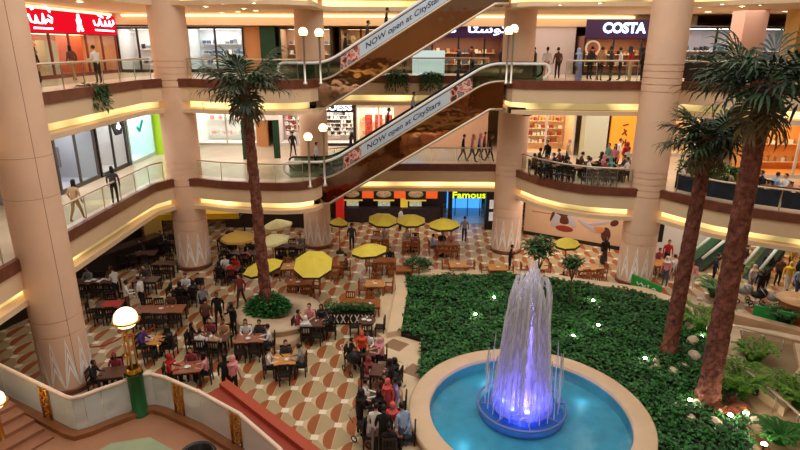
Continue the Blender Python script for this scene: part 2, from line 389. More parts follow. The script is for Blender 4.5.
railing([(8.6, 30.2), (10.3, 30.05), (12.3, 30.1)], F2+0.1, 'glass railing before the coffee shop on the upper gallery')
railing([(14.3, 30.25), (14.95, 30.1), (15.7, 29.25), (16.7, 28.05), (18.6, 26.65), (21.6, 24.6)], F2+0.1, 'glass railing of the upper gallery behind the crown of the tallest palm', M('smoked_glass_screen', (46, 36, 32), 0.35, var=0.3, scale=3))
# escalators
MIRROR = M('mirror_cladding', (146, 110, 82), 0.05, 1.0, var=0.12, scale=0.5, bump=0.5)
SKIRT = M('escalator_trim', (214, 196, 174), 0.3, 0.5)
RUBBER = M('handrail_rubber', (24, 22, 22), 0.4)
SMOKE = clear('balustrade_glass', (120, 150, 130), 0.16)
def banner_picture():
    m = bpy.data.materials.new('banner_picture'); m.use_nodes = True; nt = m.node_tree; p = nt.nodes['Principled BSDF']
    tc = nt.nodes.new('ShaderNodeTexCoord'); n = nt.nodes.new('ShaderNodeTexNoise'); n.inputs['Scale'].default_value = 2.6; n.inputs['Detail'].default_value = 1.5
    r = nt.nodes.new('ShaderNodeValToRGB'); r.color_ramp.interpolation = 'CONSTANT'
    for pos, c in ((0.0, (60, 44, 40)), (0.42, (206, 120, 106)), (0.5, (226, 190, 176)), (0.56, (150, 60, 56)), (0.62, (120, 130, 140))):
        e = r.color_ramp.elements.new(pos); e.color = (*lin(c), 1)
    nt.links.new(tc.outputs['Object'], n.inputs['Vector']); nt.links.new(n.outputs['Fac'], r.inputs['Fac']); nt.links.new(r.outputs['Color'], p.inputs['Base Color'])
    return m
PICT = banner_picture()
def escalator(z0, label):
    y0, y1 = 31.2, 32.9; t = thing('escalator', label, 'escalator', (0, y0, z0)); W = y1-y0; H = 5.4
    xa, xb = -4.0, 4.7
    def line(dz, x0=-6.3, x1=7.7):          # the way of the steps, raised by dz
        n = 5; pts = [(x0, dz)]
        for k in range(n+1):
            q = k/n; pts.append((xa-0.7+1.4*q, dz+0.43*q*q))
        for k in range(n+1):
            q = k/n; pts.append((xb-0.7+1.4*q, dz+H-0.43*(1-q)**2))
        pts.append((x1, dz+H)); return pts
    top = line(0.0, -4.7, 5.6); low = [(-4.7, -1.5), (-4.1, -1.5), (4.9, H-1.5), (5.6, H-1.5)]
    def side(y, ya):
        mb = MB(); P = [(x, z) for x, z in top]; n = 40
        def zt(x, L):
            for (a, b), (c_, d) in zip(L[:-1], L[1:]):
                if a <= x <= c_: return b+(d-b)*(x-a)/max(1e-6, c_-a)
            return L[-1][1]
        V = []; Fs = []
        for k in range(n+1):
            x = -4.7+10.3*k/n; V += [(x, y, zt(x, low)), (x, y, zt(x, top)-0.02)]
        Fs = [(2*k, 2*k+2, 2*k+3, 2*k+1) for k in range(n)]
        mb.add(V, Fs); return mb, zt
    a, zt = side(0.0, 0.1); a.build('side_cladding', MIRROR, t)
    b, _ = side(W, W-0.1); b.build('side_cladding', MIRROR, t)
    u = MB(); V = []
    for x, z in low: V += [(x, 0.0, z), (x, W, z)]
    u.add(V, [(2*k, 2*k+1, 2*k+3, 2*k+2) for k in range(3)]); u.add([(-4.7, 0, -1.5), (-4.7, W, -1.5), (-4.7, W, 0), (-4.7, 0, 0)], [(0, 1, 2, 3)])
    u.add([(5.6, 0, H-1.5), (5.6, W, H-1.5), (5.6, W, H), (5.6, 0, H)], [(3, 2, 1, 0)]); u.build('underside', BROWN, t)
    for y in (-0.03, W+0.03):
        q = MB(); q.tube([(x, y, z) for x, z in low], 0.075, 6); q.build('lower_trim', SKIRT, t)
        q = MB(); q.tube([(x, y, z-0.01) for x, z in line(0.0, -6.2, 7.6)], 0.06, 6); q.build('skirt_trim', SKIRT, t)
    s_ = MB(); n = 30
    for k in range(n):                      # treads and risers
        x = xa-0.4+(xb-xa+0.8)*k/n; dx = (xb-xa+0.8)/n; z = zt(x+dx*0.5, top)+0.03
        s_.box((x+dx/2, W/2, z-0.1), (dx, W-0.5, 0.2))
    s_.build('step_band', M('escalator_step', (70, 70, 72), 0.4, 0.7), t)
    for y, outer in ((0.10, True), (W-0.10, False)):
        g = MB(); hi = line(0.84, -6.3, 7.7); lo = line(0.02, -6.3, 7.7); V = []
        for (x, z), (x2, z2) in zip(lo, hi): V += [(x, y, z), (x2, y, z2)]
        g.add(V, [(2*k, 2*k+2, 2*k+3, 2*k+1) for k in range(len(lo)-1)]); g.build('balustrade_glass', SMOKE, t)
        hr = MB(); L = line(0.90, -6.35, 7.75)
        L = [(L[0][0]+0.05, 0.15), (L[0][0]-0.2, 0.3), (L[0][0]-0.28, 0.55), (L[0][0]-0.18, 0.82)]+L+[(L[-1][0]+0.18, H+0.82), (L[-1][0]+0.28, H+0.55), (L[-1][0]+0.2, H+0.3), (L[-1][0]-0.05, H+0.15)]
        hr.tube([(x, y, z) for x, z in L], 0.075 if outer else 0.06, 8); hr.build('handrail', RUBBER if not outer else M('handrail_steel_face', (240, 240, 240), 0.35), t)
    # the advertising banner on the near balustrade
    sl = (H-0.86)/(xb-xa-1.4); ang = math.atan(sl)
    def zc(x): return 0.43+sl*(x-(xa+0.7))
    def strip(x0, x1, h0, h1, mat, nm, y=0.055):
        q = MB(); q.add([(x0, y, zc(x0)+h0), (x1, y, zc(x1)+h0), (x1, y, zc(x1)+h1), (x0, y, zc(x0)+h1), (x0, y+0.02, zc(x0)+h0), (x1, y+0.02, zc(x1)+h0), (x1, y+0.02, zc(x1)+h1), (x0, y+0.02, zc(x0)+h1)],
              [(0, 1, 2, 3), (7, 6, 5, 4), (3, 2, 6, 7), (0, 4, 5, 1), (0, 3, 7, 4), (1, 5, 6, 2)]); return q.build(nm, mat, t)
    bn = strip(-2.2, 2.7, 0.08, 0.76, M('banner_vinyl', (196, 210, 224), 0.4), 'banner')
    strip(-3.25, -2.2, 0.06, 0.76, PICT, 'banner_picture'); strip(2.7, 3.9, 0.06, 0.76, PICT, 'banner_picture')
    me = text_mesh('NOW open at CityStars', 4.75, 0.40, 0.008, 0.012); me.materials.clear(); me.materials.append(M('navy_lettering', (34, 52, 92), 0.5))
    for v in me.vertices: v.co = (v.co.x*math.cos(ang), v.co.y, v.co.z+sl*v.co.x*math.cos(ang))
    inst(me, 'lettering', bn, (-1.85, 0.045, zc(-1.85)+0.20))
    return t
escalator(F1, 'lower escalator with a blue banner, from the middle to the upper gallery')
escalator(F2, 'upper escalator with a blue banner, rising out above the upper gallery')
for z, nm in ((F1, 'middle'), (F2, 'upper')):
    mb = MB(); mb.box((-4.9, 32.0, z-0.9), (0.5, 2.2, 1.4)); mb.box((-5.2, 32.0, z-1.45), (1.1, 2.2, 0.3)); struct(mb, 'escalator_pit_panel', BLACK, 'black casing at the foot of the escalator on the '+nm+' gallery', 'panel')
mb = MB(); mb.box((6.3, 30.9, F2-1.5), (0.9, 0.5, 0.3)); mb.lathe([(0.25, -0.2), (0.42, 0.0), (0.1, 0.25)], (6.9, 30.9, F2-1.6), 12)
tag(mb.build('spotlight_housing', BLACK), 'black spotlight housing under the upper end of the lower escalator', 'spotlight')
# ------------------------------------------------------------------ shop fronts
PANEL_LIT = glow('shop_ceiling_panel', (255, 248, 238), 8.5)
PANEL_DIM = glow('shop_dim_panel', (244, 248, 255), 5.2)
PANEL_WARM = glow('shop_warm_panel', (255, 224, 170), 5.0)
GOODS = [M('goods_white', (226, 222, 214), 0.6), M('goods_grey', (120, 120, 124), 0.6), M('goods_blue', (70, 96, 140), 0.6), M('goods_red', (170, 60, 56), 0.6), M('goods_tan', (190, 150, 104), 0.6), M('goods_dark', (40, 36, 36), 0.6), M('goods_green', (96, 124, 72), 0.6), M('goods_pink', (222, 150, 150), 0.6)]
def shop(label, loc, rz, W, H, D, wall, lit=PANEL_LIT, frame=DARK, pane=True, split=3, shelves=0, pal=(0, 1, 2), cat='shop front', fr=0.12, lights=True):
    t = thing('shop_front', label, cat, loc, rz)
    wm = M('shop_wall_%d_%d_%d' % wall, wall, 0.6)
    b = MB(); b.box((W/2, D, H/2), (W, 0.1, H)); b.box((0.04, D/2, H/2), (0.08, D, H)); b.box((W-0.04, D/2, H/2), (0.08, D, H)); b.box((W/2, D/2, H+0.03), (W, D, 0.06)); b.box((W/2, D/2, 0.02), (W, D, 0.04)); b.build('shop_wall', wm, t)
    if lights:
        c_ = MB(); c_.box((W/2, D*0.45, H-0.06), (W*0.8, D*0.5, 0.05)); c_.build('ceiling_light', lit, t)
    f = MB()
    for k in range(split+1): f.box((fr/2+(W-fr)*k/split, 0, H/2), (fr, 0.1, H))
    f.box((W/2, 0, H-fr/2), (W, 0.12, fr)); f.box((W/2, 0, 0.1), (W, 0.12, 0.2)); f.build('frame', frame, t)
    if pane:
        for k in range(split):
            if split > 2 and k == split//2: continue
            g = MB(); g.box((fr/2+(W-fr)*(k+0.5)/split, 0.0, H/2), ((W-fr)/split-0.06, 0.02, H-0.3)); g.build('window_pane', SHOPGLASS, t)
    R = random.Random(label)
    for s_ in range(shelves):
        z = 0.5+s_*(H-0.9)/max(1, shelves); sh = MB(); sh.box((W/2, D-0.28, z), (W*0.86, 0.4, 0.04)); so = sh.build('shelf', M('shelf_board', (222, 208, 188), 0.5), t)
        g = MB(); x = W*0.09
        while x < W*0.9:
            ww = R.uniform(0.12, 0.34); hh = R.uniform(0.15, 0.34); g.box((x+ww/2, D-0.28, z+0.02+hh/2), (ww*0.9, 0.26, hh), 0, R.randrange(len(pal))); x += ww+R.uniform(0.02, 0.14)
        go = g.build('shelf_stock', [GOODS[p] for p in pal], so); go['kind'] = 'stuff'
    return t
def signboard(parent, x, z, W, H, mat, d=0.14, y=-0.1, nm='sign_board'):
    q = MB(); q.box((x+W/2, y, z+H/2), (W, d, H)); return q.build(nm, mat, parent)
WLET = glow('white_lit_letter', (244, 248, 255), 3.2); REDS = glow('red_lit_sign', (226, 16, 36), 1.0); PURP = M('purple_sign', (52, 22, 62), 0.4, emit=0.25)
YLET = glow('yellow_green_letter', (196, 214, 40), 1.6)
# upper gallery: bulkhead with a line of light over the shops
mb = MB(); mb.box((-2.5, 40.5, 14.3), (44, 2.6, 0.9)); mb.box((-21.0, 28, 14.3), (4.2, 26, 0.9)); struct(mb, 'wall_bulkhead', CEIL, 'plaster bulkhead over the upper gallery shops', 'wall')
mb = MB(); mb.box((-1.5, 39.08, 14.42), (33.6, 0.16, 0.1)); tag(mb.build('line_light', LINE), 'long line of warm light above the back shop fronts of the upper gallery', 'light')
mb = MB(); mb.box((-18.75, 28, 14.42), (0.16, 21, 0.1)); tag(mb.build('line_light', LINE), 'line of warm light above the red sign of the upper gallery', 'light')
# red sign shop on the left
t = shop('shop with a glowing red sign above the upper left gallery', (-19.0, 29.9, F2), math.pi/2, 9.4, 2.45, 3.2, (206, 150, 110), frame=M('shop_red_frame', (120, 40, 34), 0.5), split=5, pane=True, shelves=3, pal=(4, 0, 3, 7), lit=PANEL_WARM)
sb = signboard(t, -0.1, 2.4, 9.4, 1.15, REDS)
strokes([[(0, .5), (.15, .15), (.5, .1), (.6, .45), (.75, .1), (1.1, .1), (1.2, .55), (1.35, .1), (1.6, .3), (1.9, .15), (2.0, .4), (1.7, .5)], [(.3, .75), (.5, .8)], [(1.3, .85), (1.6, .95), (1.9, .7)], [(.3, -.15), (1.9, -.15)]], WLET, sb, (0.2, -0.2, 2.75), 0, 0.05)
strokes([[(0, 0), (.12, .35), (.05, .6), (.2, .8), (.35, .62), (.3, .3), (.5, .05)], [(.05, .6), (.25, .45), (.4, .25)], [(.2, .8), (.18, .95)]], WLET, sb, (4.6, -0.2, 2.52), 0, 0.08, 'emblem')
strokes([[(0, .4), (.1, .15), (.5, .12), (.75, .5), (.95, .12), (1.3, .12), (1.4, .4), (1.5, .12), (1.8, .14), (1.95, .42), (2.1, .12), (2.5, .3), (2.4, .5)], [(.6, .75), (1.2, .62)], [(1.7, .6), (2.1, .72)], [(.1, -.15), (2.4, -.17)]], WLET, sb, (6.5, -0.2, 2.8), 0, 0.05)
q = MB(); q.box((6.3, 1.4, 1.15), (2.6, 0.1, 2.3)); q.build('counter_panel', M('shop_orange_panel', (206, 96, 58), 0.6), t)
q = MB(); q.box((2.6, 0.6, 1.0), (1.1, 0.5, 2.0)); q.build('display_case', M('display_case_cream', (214, 202, 168), 0.5, emit=0.1), t)
t = shop('glass shop with hanging lamps beyond the red sign on the upper left', (-19.0, 39.4, F2), 0, 4.2, 2.9, 2.5, (206, 202, 200), split=3, shelves=2, pal=(5, 1, 5, 0))
t = shop('bright fashion window of the upper gallery, left of the green pillar', (-14.6, 40.2, F2), 0, 3.9, 2.95, 2.5, (214, 216, 220), split=2, shelves=3, pal=(0, 1, 2), frame=DARK)
GREENP = M('dark_green_panel', (22, 62, 40), 0.5, var=0.2, scale=2)
mb = MB(); mb.box((-10.2, 40.6, F2+1.5), (1.1, 0.5, 3.0)); struct(mb, 'pillar', M('orange_pillar', (214, 150, 96), 0.6), 'orange plaster pillar between the upper gallery shops', 'pillar')
mb = MB(); mb.box((-9.0, 39.9, F2+1.5), (1.0, 0.3, 3.0)); tag(mb.build('green_board', GREENP), 'tall dark green board between two upper gallery shop windows', 'board')
t = shop('window with shirts on the upper gallery behind the two lamp globes', (-8.3, 40.2, F2), 0, 3.6, 2.95, 2.5, (176, 132, 96), split=2, shelves=3, pal=(0, 2, 4, 5), frame=M('frame_green', (32, 66, 48), 0.5))
t = shop('wood-lined shop of the upper gallery behind the escalator riders', (-4.2, 40.2, F2), 0, 4.4, 2.95, 2.5, (150, 104, 64), split=3, shelves=3, pal=(5, 4, 1), lit=PANEL_WARM)
# coffee shop with the two lit signs
t = shop('coffee shop counter under the purple sign in Arabic letters', (0.3, 39.9, F2), 0, 7.2, 2.5, 4.0, (132, 90, 84), split=4, pane=False, shelves=2, pal=(0, 4, 3, 2), lit=PANEL_WARM, cat='coffee shop')
sb = signboard(t, 0.0, 2.35, 7.2, 1.0, PURP)
ar = '\ufe8e\ufed4\ufedb \ufe8e\ufe98\ufeb3\ufeee\ufedb'
AR = True
try:
    lettering('\u0648\u0643 \u0627\u062a\u0633\u0648\u0643' if False else '\ufeee\ufedb  \ufe8e\ufe98\ufeb3\ufeee\ufedb', 4.6, 0.72, glow('blue_white_letter', (196, 214, 255), 3.2), sb, (2.4, -0.18, 2.48), 0, 'lettering', 0.02)
except Exception:
    pass
q = MB(); q.box((1.6, 0.2, 0.75), (2.2, 0.7, 1.5)); q.build('pastry_case', M('pastry_case', (176, 206, 214), 0.3, emit=0.5), t)
t = shop('coffee shop front under the purple sign with big white letters', (11.9, 38.2, F2), 0, 5.6, 2.4, 4.0, (150, 104, 88), split=3, pane=False, shelves=2, pal=(5, 4, 0, 3), lit=PANEL_WARM, cat='coffee shop')
sb = signboard(t, 0.0, 2.3, 5.6, 1.15, PURP)
lettering('COSTA', 2.75, 0.66, glow('pale_blue_letter', (186, 226, 255), 3.4), sb, (1.05, -0.19, 2.62), 0, 'lettering', 0.035)
q = MB(); q.lathe([(0.5, 0), (0.5, 0.08), (0.38, 0.09), (0.38, 0.02)], (0, 0, 0), 24); mo = q.build('round_logo', M('logo_cream', (220, 206, 180), 0.5), t, (0.55, -0.02, 1.7)); mo.rotation_euler = (math.pi/2, 0, 0)
mb = MB(); mb.box((9.7, 39.6, F2+1.75), (3.9, 0.5, 3.5)); struct(mb, 'wall_pale', M('pale_wall', (214, 200, 200), 0.6), 'pale wall between the two coffee shop signs', 'wall')
t = thing('lit_poster', 'glowing white poster on the upper gallery left of the pale wall', 'poster', (7.35, 38.7, F2+0.75))
q = MB(); q.box((0, 0, -0.4), (0.5, 0.1, 0.7)); q.build('stand', BLACK, t)
q = MB(); q.box((0, 0, 0.7), (0.95, 0.1, 1.5)); q.build('poster_frame', BLACK, t); q = MB(); q.box((0, -0.06, 0.7), (0.85, 0.03, 1.4)); q.build('poster_sheet', glow('poster_light', (228, 234, 255), 2.2), t)
q = MB(); q.ball((0, -0.08, 0.85), (0.14, 0.02, 0.25)); q.build('printed_figure', M('print_blue', (130, 140, 190), 0.6), t)
t = shop('dark shop window on the upper gallery behind the tall palm crown', (17.6, 37.0, F2), 0, 8.5, 3.0, 3.0, (128, 116, 120), split=4, shelves=2, pal=(1, 5, 2))
mb = MB(); mb.box((19.6, 33.5, F2+1.9), (1.3, 1.3, 3.8)); struct(mb, 'pillar', M('pink_pillar', (226, 180, 160), 0.6), 'pink square pillar on the upper gallery behind the palm crown', 'pillar')
mb = MB(); mb.box((22.6, 33.0, F2+1.9), (1.8, 1.2, 3.8)); struct(mb, 'pillar', M('ochre_pillar', (222, 176, 96), 0.6), 'ochre pillar on the upper gallery at the right edge', 'pillar')
# ---------------- middle gallery
mb = MB(); mb.box((-17.0, 29, F1+3.45), (0.8, 24, 0.5)); struct(mb, 'wall_bulkhead_left', WHITE, 'white bulkhead above the middle gallery shops on the left', 'wall')
t = shop('white fashion shop with hanging clothes on the left middle gallery', (-17.0, 25.4, F1), math.pi/2, 5.6, 3.25, 3.0, (176, 176, 182), lit=PANEL_DIM, split=3, shelves=3, pal=(0, 6, 1, 4), frame=M('frame_grey', (80, 70, 66), 0.5))
q = MB()
for k in range(9): q.box((0.6+k*0.5, 1.6, 1.35), (0.34, 0.12, 1.1), 0, k % 3)
q.build('hanging_clothes', [M('cloth_olive', (112, 116, 82), 0.8), GOODS[0], GOODS[1]], t)
t = shop('white shop with a dark hexagonal sign on the left middle gallery', (-16.95, 31.1, F1), math.pi/2, 3.4, 3.25, 3.0, (214, 206, 202), lit=PANEL_DIM, split=2, shelves=1, pal=(0, 7, 3), frame=M('frame_dark', (44, 38, 36), 0.5))
q = MB(); q.lathe([(0.0, 0), (0.62, 0), (0.62, 0.1), (0.0, 0.1)], (0, 0, 0), 6, 0, False); hx = q.build('hexagon_sign', BLACK, t, (1.5, -0.5, 2.75)); hx.rotation_euler = (math.pi/2, 0, 0)
strokes([[(0, 0), (0, .5)], [(-.2, .1), (0, .35), (.2, .1)]], WLET, hx, (0, -0.05, 0), 0, 0.05, 'sign_mark'); hx.children[0].rotation_euler = (-math.pi/2, 0, 0); hx.children[0].location = (0, -0.25, 0.12)
q = MB(); q.tube([(2.2, 1.5, 0.1), (2.2, 1.5, 1.0)], 0.12, 8); q.tube([(2.2, 1.5, 1.0), (2.2, 1.5, 1.5)], [0.2, 0.16], 8); q.ball((2.2, 1.5, 1.68), 0.11); q.build('dressed_mannequin', M('cloth_maroon', (140, 58, 64), 0.8), t)
t = shop('bright white shop with a teal tick sign on the left middle gallery', (-16.9, 34.7, F1), math.pi/2, 3.6, 3.25, 3.0, (206, 232, 232), split=1, pane=True, frame=M('frame_teal', (196, 220, 220), 0.5))
strokes([[(0, .3), (.25, 0), (.8, .6)]], M('teal_letter', (30, 150, 150), 0.5, emit=0.4), t, (1.2, -0.1, 1.9), 0, 0.09, 'tick_logo')
LIME = M('lime_board', (150, 186, 20), 0.5, emit=0.35)
mb = MB(); mb.box((-16.25, 38.5, F1+1.6), (1.3, 0.2, 3.2)); lb = tag(mb.build('lime_board', LIME), 'lime green board with a white mark beside the second column', 'board')
q = MB(); q.lathe([(0.18, -0.02), (0.3, -0.02), (0.3, 0.02), (0.18, 0.02), (0.18, -0.02)], (0, 0, 0), 20); o = q.build('round_mark', WLET, lb, (-16.0, 38.36, F1+2.6)); o.rotation_euler = (math.pi/2, 0, 0)
mb = MB(); mb.box((-4, 42.2, F1+3.45), (28, 0.8, 0.5)); struct(mb, 'wall_bulkhead_back', WHITE, 'white bulkhead above the middle gallery shops at the back', 'wall')
WS = M('white_shop_frame', (222, 218, 212), 0.4)
t = shop('very bright white shop on the middle gallery behind the single palm', (-15.3, 42.0, F1), 0, 4.6, 3.2, 2.6, (244, 242, 238), split=2, shelves=2, pal=(0, 0, 7), frame=WS)
mb = MB(); mb.box((-10.3, 41.9, F1+1.6), (0.8, 0.4, 3.2)); struct(mb, 'pillar', M('orange_pillar', (214, 150, 96), 0.6), 'orange pillar on the middle gallery left of the green gate', 'pillar')
t = thing('green_kiosk_gate', 'white topped gate of two dark green boards on the middle gallery', 'gate', (-9.2, 36.9, F1), math.radians(12))
for x in (-1.0, 1.0):
    q = MB(); q.box((x, 0, 1.3), (0.42, 0.3, 2.6)); q.build('green_side_board', GREENP, t)
q = MB(); q.box((0, 0, 2.8), (2.5, 0.5, 0.5)); q.build('top_beam', WHITE, t)
t = shop('shop with pink and white shelves on the middle gallery beside the green gate', (-9.3, 42.0, F1), 0, 3.2, 3.2, 2.6, (232, 214, 210), split=2, shelves=6, pal=(0, 7, 3, 0), frame=WS)
t = shop('shoe shop with a dark lettered sign right of the column on the middle gallery', (-6.0, 42.0, F1), 0, 2.6, 2.7, 2.6, (226, 214, 206), split=1, pane=False, shelves=6, pal=(0, 5, 0, 1), frame=DARK)
sb = signboard(t, 0.02, 2.5, 2.56, 0.72, M('sign_dark_brown', (40, 24, 24), 0.5))
lettering('GUESS', 2.3, 0.42, WLET, sb, (0.13, -0.2, 2.66), 0, 'lettering', 0.02)
t = shop('shop with red flowered posters behind the lower escalator', (-3.3, 42.0, F1), 0, 3.4, 2.95, 2.6, (244, 226, 196), split=2, pane=False, frame=WS, shelves=2, pal=(0, 4))
for k in range(3):
    q = MB(); q.box((0.9+k*0.75, 0.8, 1.3), (0.55, 0.06, 1.9)); q.build('poster', M('poster_red', (214, 84, 70), 0.6, var=0.6, scale=4), t)
mb = MB(); mb.box((3.0, 42.0, F1+1.6), (7.0, 0.3, 3.2)); struct(mb, 'wall_rose', M('rose_wall', (232, 190, 160), 0.6), 'rose wall at the back of the middle gallery', 'wall')
t = thing('lit_poster', 'glowing blue poster on the rose wall beneath the lower escalator', 'poster', (1.0, 41.7, F1+0.9))
q = MB(); q.box((0, 0, -0.45), (1.2, 0.1, 0.9)); q.build('stand', BLACK, t)
q = MB(); q.box((0, 0, 0.75), (1.8, 0.12, 1.5)); q.build('poster_frame', BLACK, t); q = MB(); q.box((0, -0.08, 0.75), (1.65, 0.03, 1.35)); q.build('poster_sheet', M('poster_blue', (70, 150, 214), 0.5, emit=0.9, var=0.4, scale=2), t)
t = shop('bakery window with warm shelves of bread behind the cafe terrace', (8.0, 38.6, F1), 0, 4.0, 3.0, 2.6, (238, 206, 172), split=2, pane=False, shelves=4, pal=(4, 0, 4, 3), frame=WS, lit=PANEL_WARM)
mb = MB(); mb.box((13.05, 37.9, F1+1.6), (1.5, 1.0, 3.2)); struct(mb, 'pillar', M('pale_green_pillar', (212, 214, 190), 0.6), 'pale square pillar standing in the cafe of the middle gallery', 'pillar')
t = thing('orange_menu_board', 'tall glowing orange board with dark glyphs in the middle gallery cafe', 'board', (15.0, 37.6, F1))
q = MB(); q.box((0, 0, 1.5), (1.9, 0.2, 3.0)); bd = q.build('board_panel', M('orange_board', (232, 148, 44), 0.5, emit=0.5), t)
strokes([[(0, 0), (.2, .3), (0, .5)], [(.3, 0), (.3, .5)], [(0, .8), (.3, 1.1)], [(.3, .75), (.1, 1.2)], [(0, 1.4), (.35, 1.5)]], M('glyph_brown', (110, 50, 20), 0.6), bd, (-0.2, -0.12, 0.8), 0, 0.05, 'glyph')
t = shop('cafe back wall with a row of round lamps on the middle gallery', (16.0, 38.4, F1), 0, 4.6, 3.1, 2.6, (224, 204, 180), split=2, pane=False, shelves=2, pal=(4, 0, 3), frame=WS, lit=PANEL_WARM)
mb = MB(); mb.lathe([(0.0, 0.0), (0.5, 0.0), (0.5, 0.08), (0.0, 0.08)], (13.9, 33.2, F1+3.55), 20, 0, False, 1.4, 0.7); tag(mb.build('ceiling_light', glow('cool_ceiling_light', (210, 228, 255), 8)), 'oval cool white ceiling light above the middle gallery cafe', 'ceiling light')
t = shop('warm orange shop of the middle gallery behind the tallest palm trunk', (20.6, 31.8, F1), 0, 4.2, 3.1, 2.6, (230, 164, 92), split=2, pane=False, shelves=2, pal=(4, 0), frame=WS, lit=PANEL_WARM)
t = shop('pale shop of the middle gallery at the right edge with a blue poster', (24.9, 31.4, F1), 0, 5.0, 3.1, 2.6, (196, 204, 200), split=2, pane=False, shelves=3, pal=(2, 0, 2), frame=WS)
# ---------------- ground floor back
FLB = M('floor_blue_light', (150, 170, 196), 0.2)
t = thing('kiosk_row', 'row of dark food counters with orange and oval signs under the gallery', 'food counter', (-4.9, 40.0, 0))
q = MB(); q.box((3.9, 1.4, 1.5), (8.6, 0.2, 3.0)); q.box((3.9, 0.3, 0.55), (8.0, 0.7, 1.1)); q.build('counter', M('kiosk_dark', (44, 34, 40), 0.5, var=0.3, scale=4), t)
q = MB(); q.box((3.9, 0.9, 2.95), (8.6, 1.2, 0.1)); q.build('kiosk_roof', BLACK, t)
q = MB(); q.box((0.45, 0.0, 1.1), (0.6, 0.5, 2.2)); q.build('red_side_board', M('red_board', (206, 36, 28), 0.5, emit=0.25), t)
ORG = M('orange_sign', (226, 92, 34), 0.5, emit=0.4)
for k in range(3):
    x = 1.35+k*2.35; q = MB(); q.box((x, -0.05, 2.2), (1.5, 0.14, 0.8)); sb = q.build('oval_sign', M('sign_dark_brown', (40, 24, 24), 0.5), t)
    q = MB(); q.ball((x, -0.13, 2.22), (0.56, 0.04, 0.27), 20, 8); q.build('oval_emblem', M('emblem_tan', (170, 140, 104), 0.5, var=0.5, scale=9, emit=0.15), sb)
    q = MB(); q.box((x+1.17, -0.05, 2.24), (0.85, 0.12, 0.7)); q.build('orange_sign_panel', ORG, t)
    q = MB(); q.box((x, 0.35, 1.42), (0.9, 0.06, 0.5)); q.build('menu_board', M('menu_glow', (200, 206, 180), 0.5, emit=0.35, var=0.5, scale=6), t)
    q = MB(); q.box((x, -0.02, 1.72), (1.55, 0.1, 0.1)); q.build('yellow_edge', M('yellow_edge', (222, 190, 60), 0.5, emit=0.4), t)
q = MB(); q.box((5.2, 0.3, 1.6), (0.55, 0.08, 1.0)); q.build('yellow_poster', M('yellow_poster', (226, 196, 70), 0.5, emit=0.4), t)
t = thing('lit_doorway', 'doorway glowing blue under a yellow lettered sign beside the back column', 'doorway', (3.9, 41.0, 0))
q = MB(); q.box((-0.1, 0, 1.5), (0.3, 0.4, 3.0)); q.box((2.7, 0, 1.5), (0.3, 0.4, 3.0)); q.box((1.3, 0.1, 2.25), (3.0, 0.4, 1.2)); q.build('door_frame', BLACK, t)
q = MB(); q.box((1.3, 3.0, 1.2), (2.8, 0.1, 2.4)); q.build('blue_screen_wall', M('blue_screen', (60, 140, 214), 0.5, emit=1.5, var=0.45, scale=1.6), t)
q = MB(); q.box((1.3, 0.9, 0.012), (2.4, 4.4, 0.02)); q.build('blue_light_sheet', FLB, t)  # tinted sheet: the doorway's blue light on the floor, put in as colour
for k in range(3):
    q = MB(); q.box((0.35+k*0.95, 0.6, 1.2), (0.06, 0.06, 2.3)); q.build('door_mullion', BLACK, t)
lettering('Famous', 2.5, 0.5, YLET, t, (0.05, -0.2, 1.68), 0, 'lettering', 0.02)
mb = MB()
mb.box((6.7, 38.6, 1.5), (1.2, 0.5, 3.0)); kt = tag(mb.build('dark_display_stand', M('kiosk_black', (26, 22, 26), 0.4)), 'black display stand with pale posters left of the back column', 'display stand')
for z in (1.0, 1.9):
    q = MB(); q.box((6.7, 38.32, z), (0.7, 0.04, 0.65)); q.build('poster', M('poster_pale', (200, 204, 206), 0.5, emit=0.4, var=0.4, scale=3), kt)
# printed partition behind the garden tables
pa, pb = Vector((8.75, 37.55, 0)), Vector((14.6, 34.1, 0)); pr_ = math.atan2(pb.y-pa.y, pb.x-pa.x); PL = (pb-pa).length
t = thing('printed_partition', 'long beige partition printed with cups and splashes under the cafe terrace', 'partition', pa, pr_)
q = MB(); q.box((PL/2, 0, 1.85), (PL, 0.16, 3.5)); q.build('partition_panel', M('partition_beige', (222, 184, 150), 0.6, var=0.04, scale=0.8), t)
q = MB(); q.box((PL/2, -0.02, 0.12), (PL, 0.2, 0.24)); q.build('dark_plinth', DARK, t)
def blob(x, z, rx, rz_, m, nm='printed_shape', rot=0.0):
    q = MB(); q.ball((0, 0, 0), (rx, 0.015, rz_), 16, 8); o = q.build(nm, m, t, (x, -0.09, z)); o.rotation_euler = (0, rot, 0)
BR1 = M('print_brown', (92, 46, 34), 0.6); GR1 = M('print_grey', (186, 180, 184), 0.6); RD1 = M('print_red', (150, 52, 38), 0.6); TN1 = M('print_tan', (206, 140, 96), 0.6)
for a in ((2.6, 1.95, .45, .3, BR1), (2.2, 1.35, .28, .55, GR1, 'printed_shape', .4), (3.25, 1.45, .24, .5, GR1, 'printed_shape', -.5), (2.75, 1.45, .4, .3, BR1), (2.8, .85, .6, .22, RD1), (1.95, 1.7, .1, .5, BR1, 'printed_shape', .3), (4.3, 1.3, .8, .16, GR1, 'printed_shape', .5), (5.2, 2.45, .34, .24, BR1), (5.95, 1.75, .28, .2, BR1, 'printed_shape', -.6), (5.1, 1.15, .5, .22, TN1), (5.0, 1.6, .75, .12, GR1, 'printed_shape', -.3), (5.5, .9, .3, .5, BR1)): blob(*a)
q = MB(); q.box((1.2, -0.09, 1.75), (1.4, 0.02, 0.06)); q.build('printed_line', M('print_line', (170, 120, 90), 0.6), t)
mb = MB(); mb.box((8.2, 36.6, 1.7), (0.25, 0.25, 3.4)); struct(mb, 'pillar', BLACK, 'slim black post at the left end of the printed partition', 'pillar')
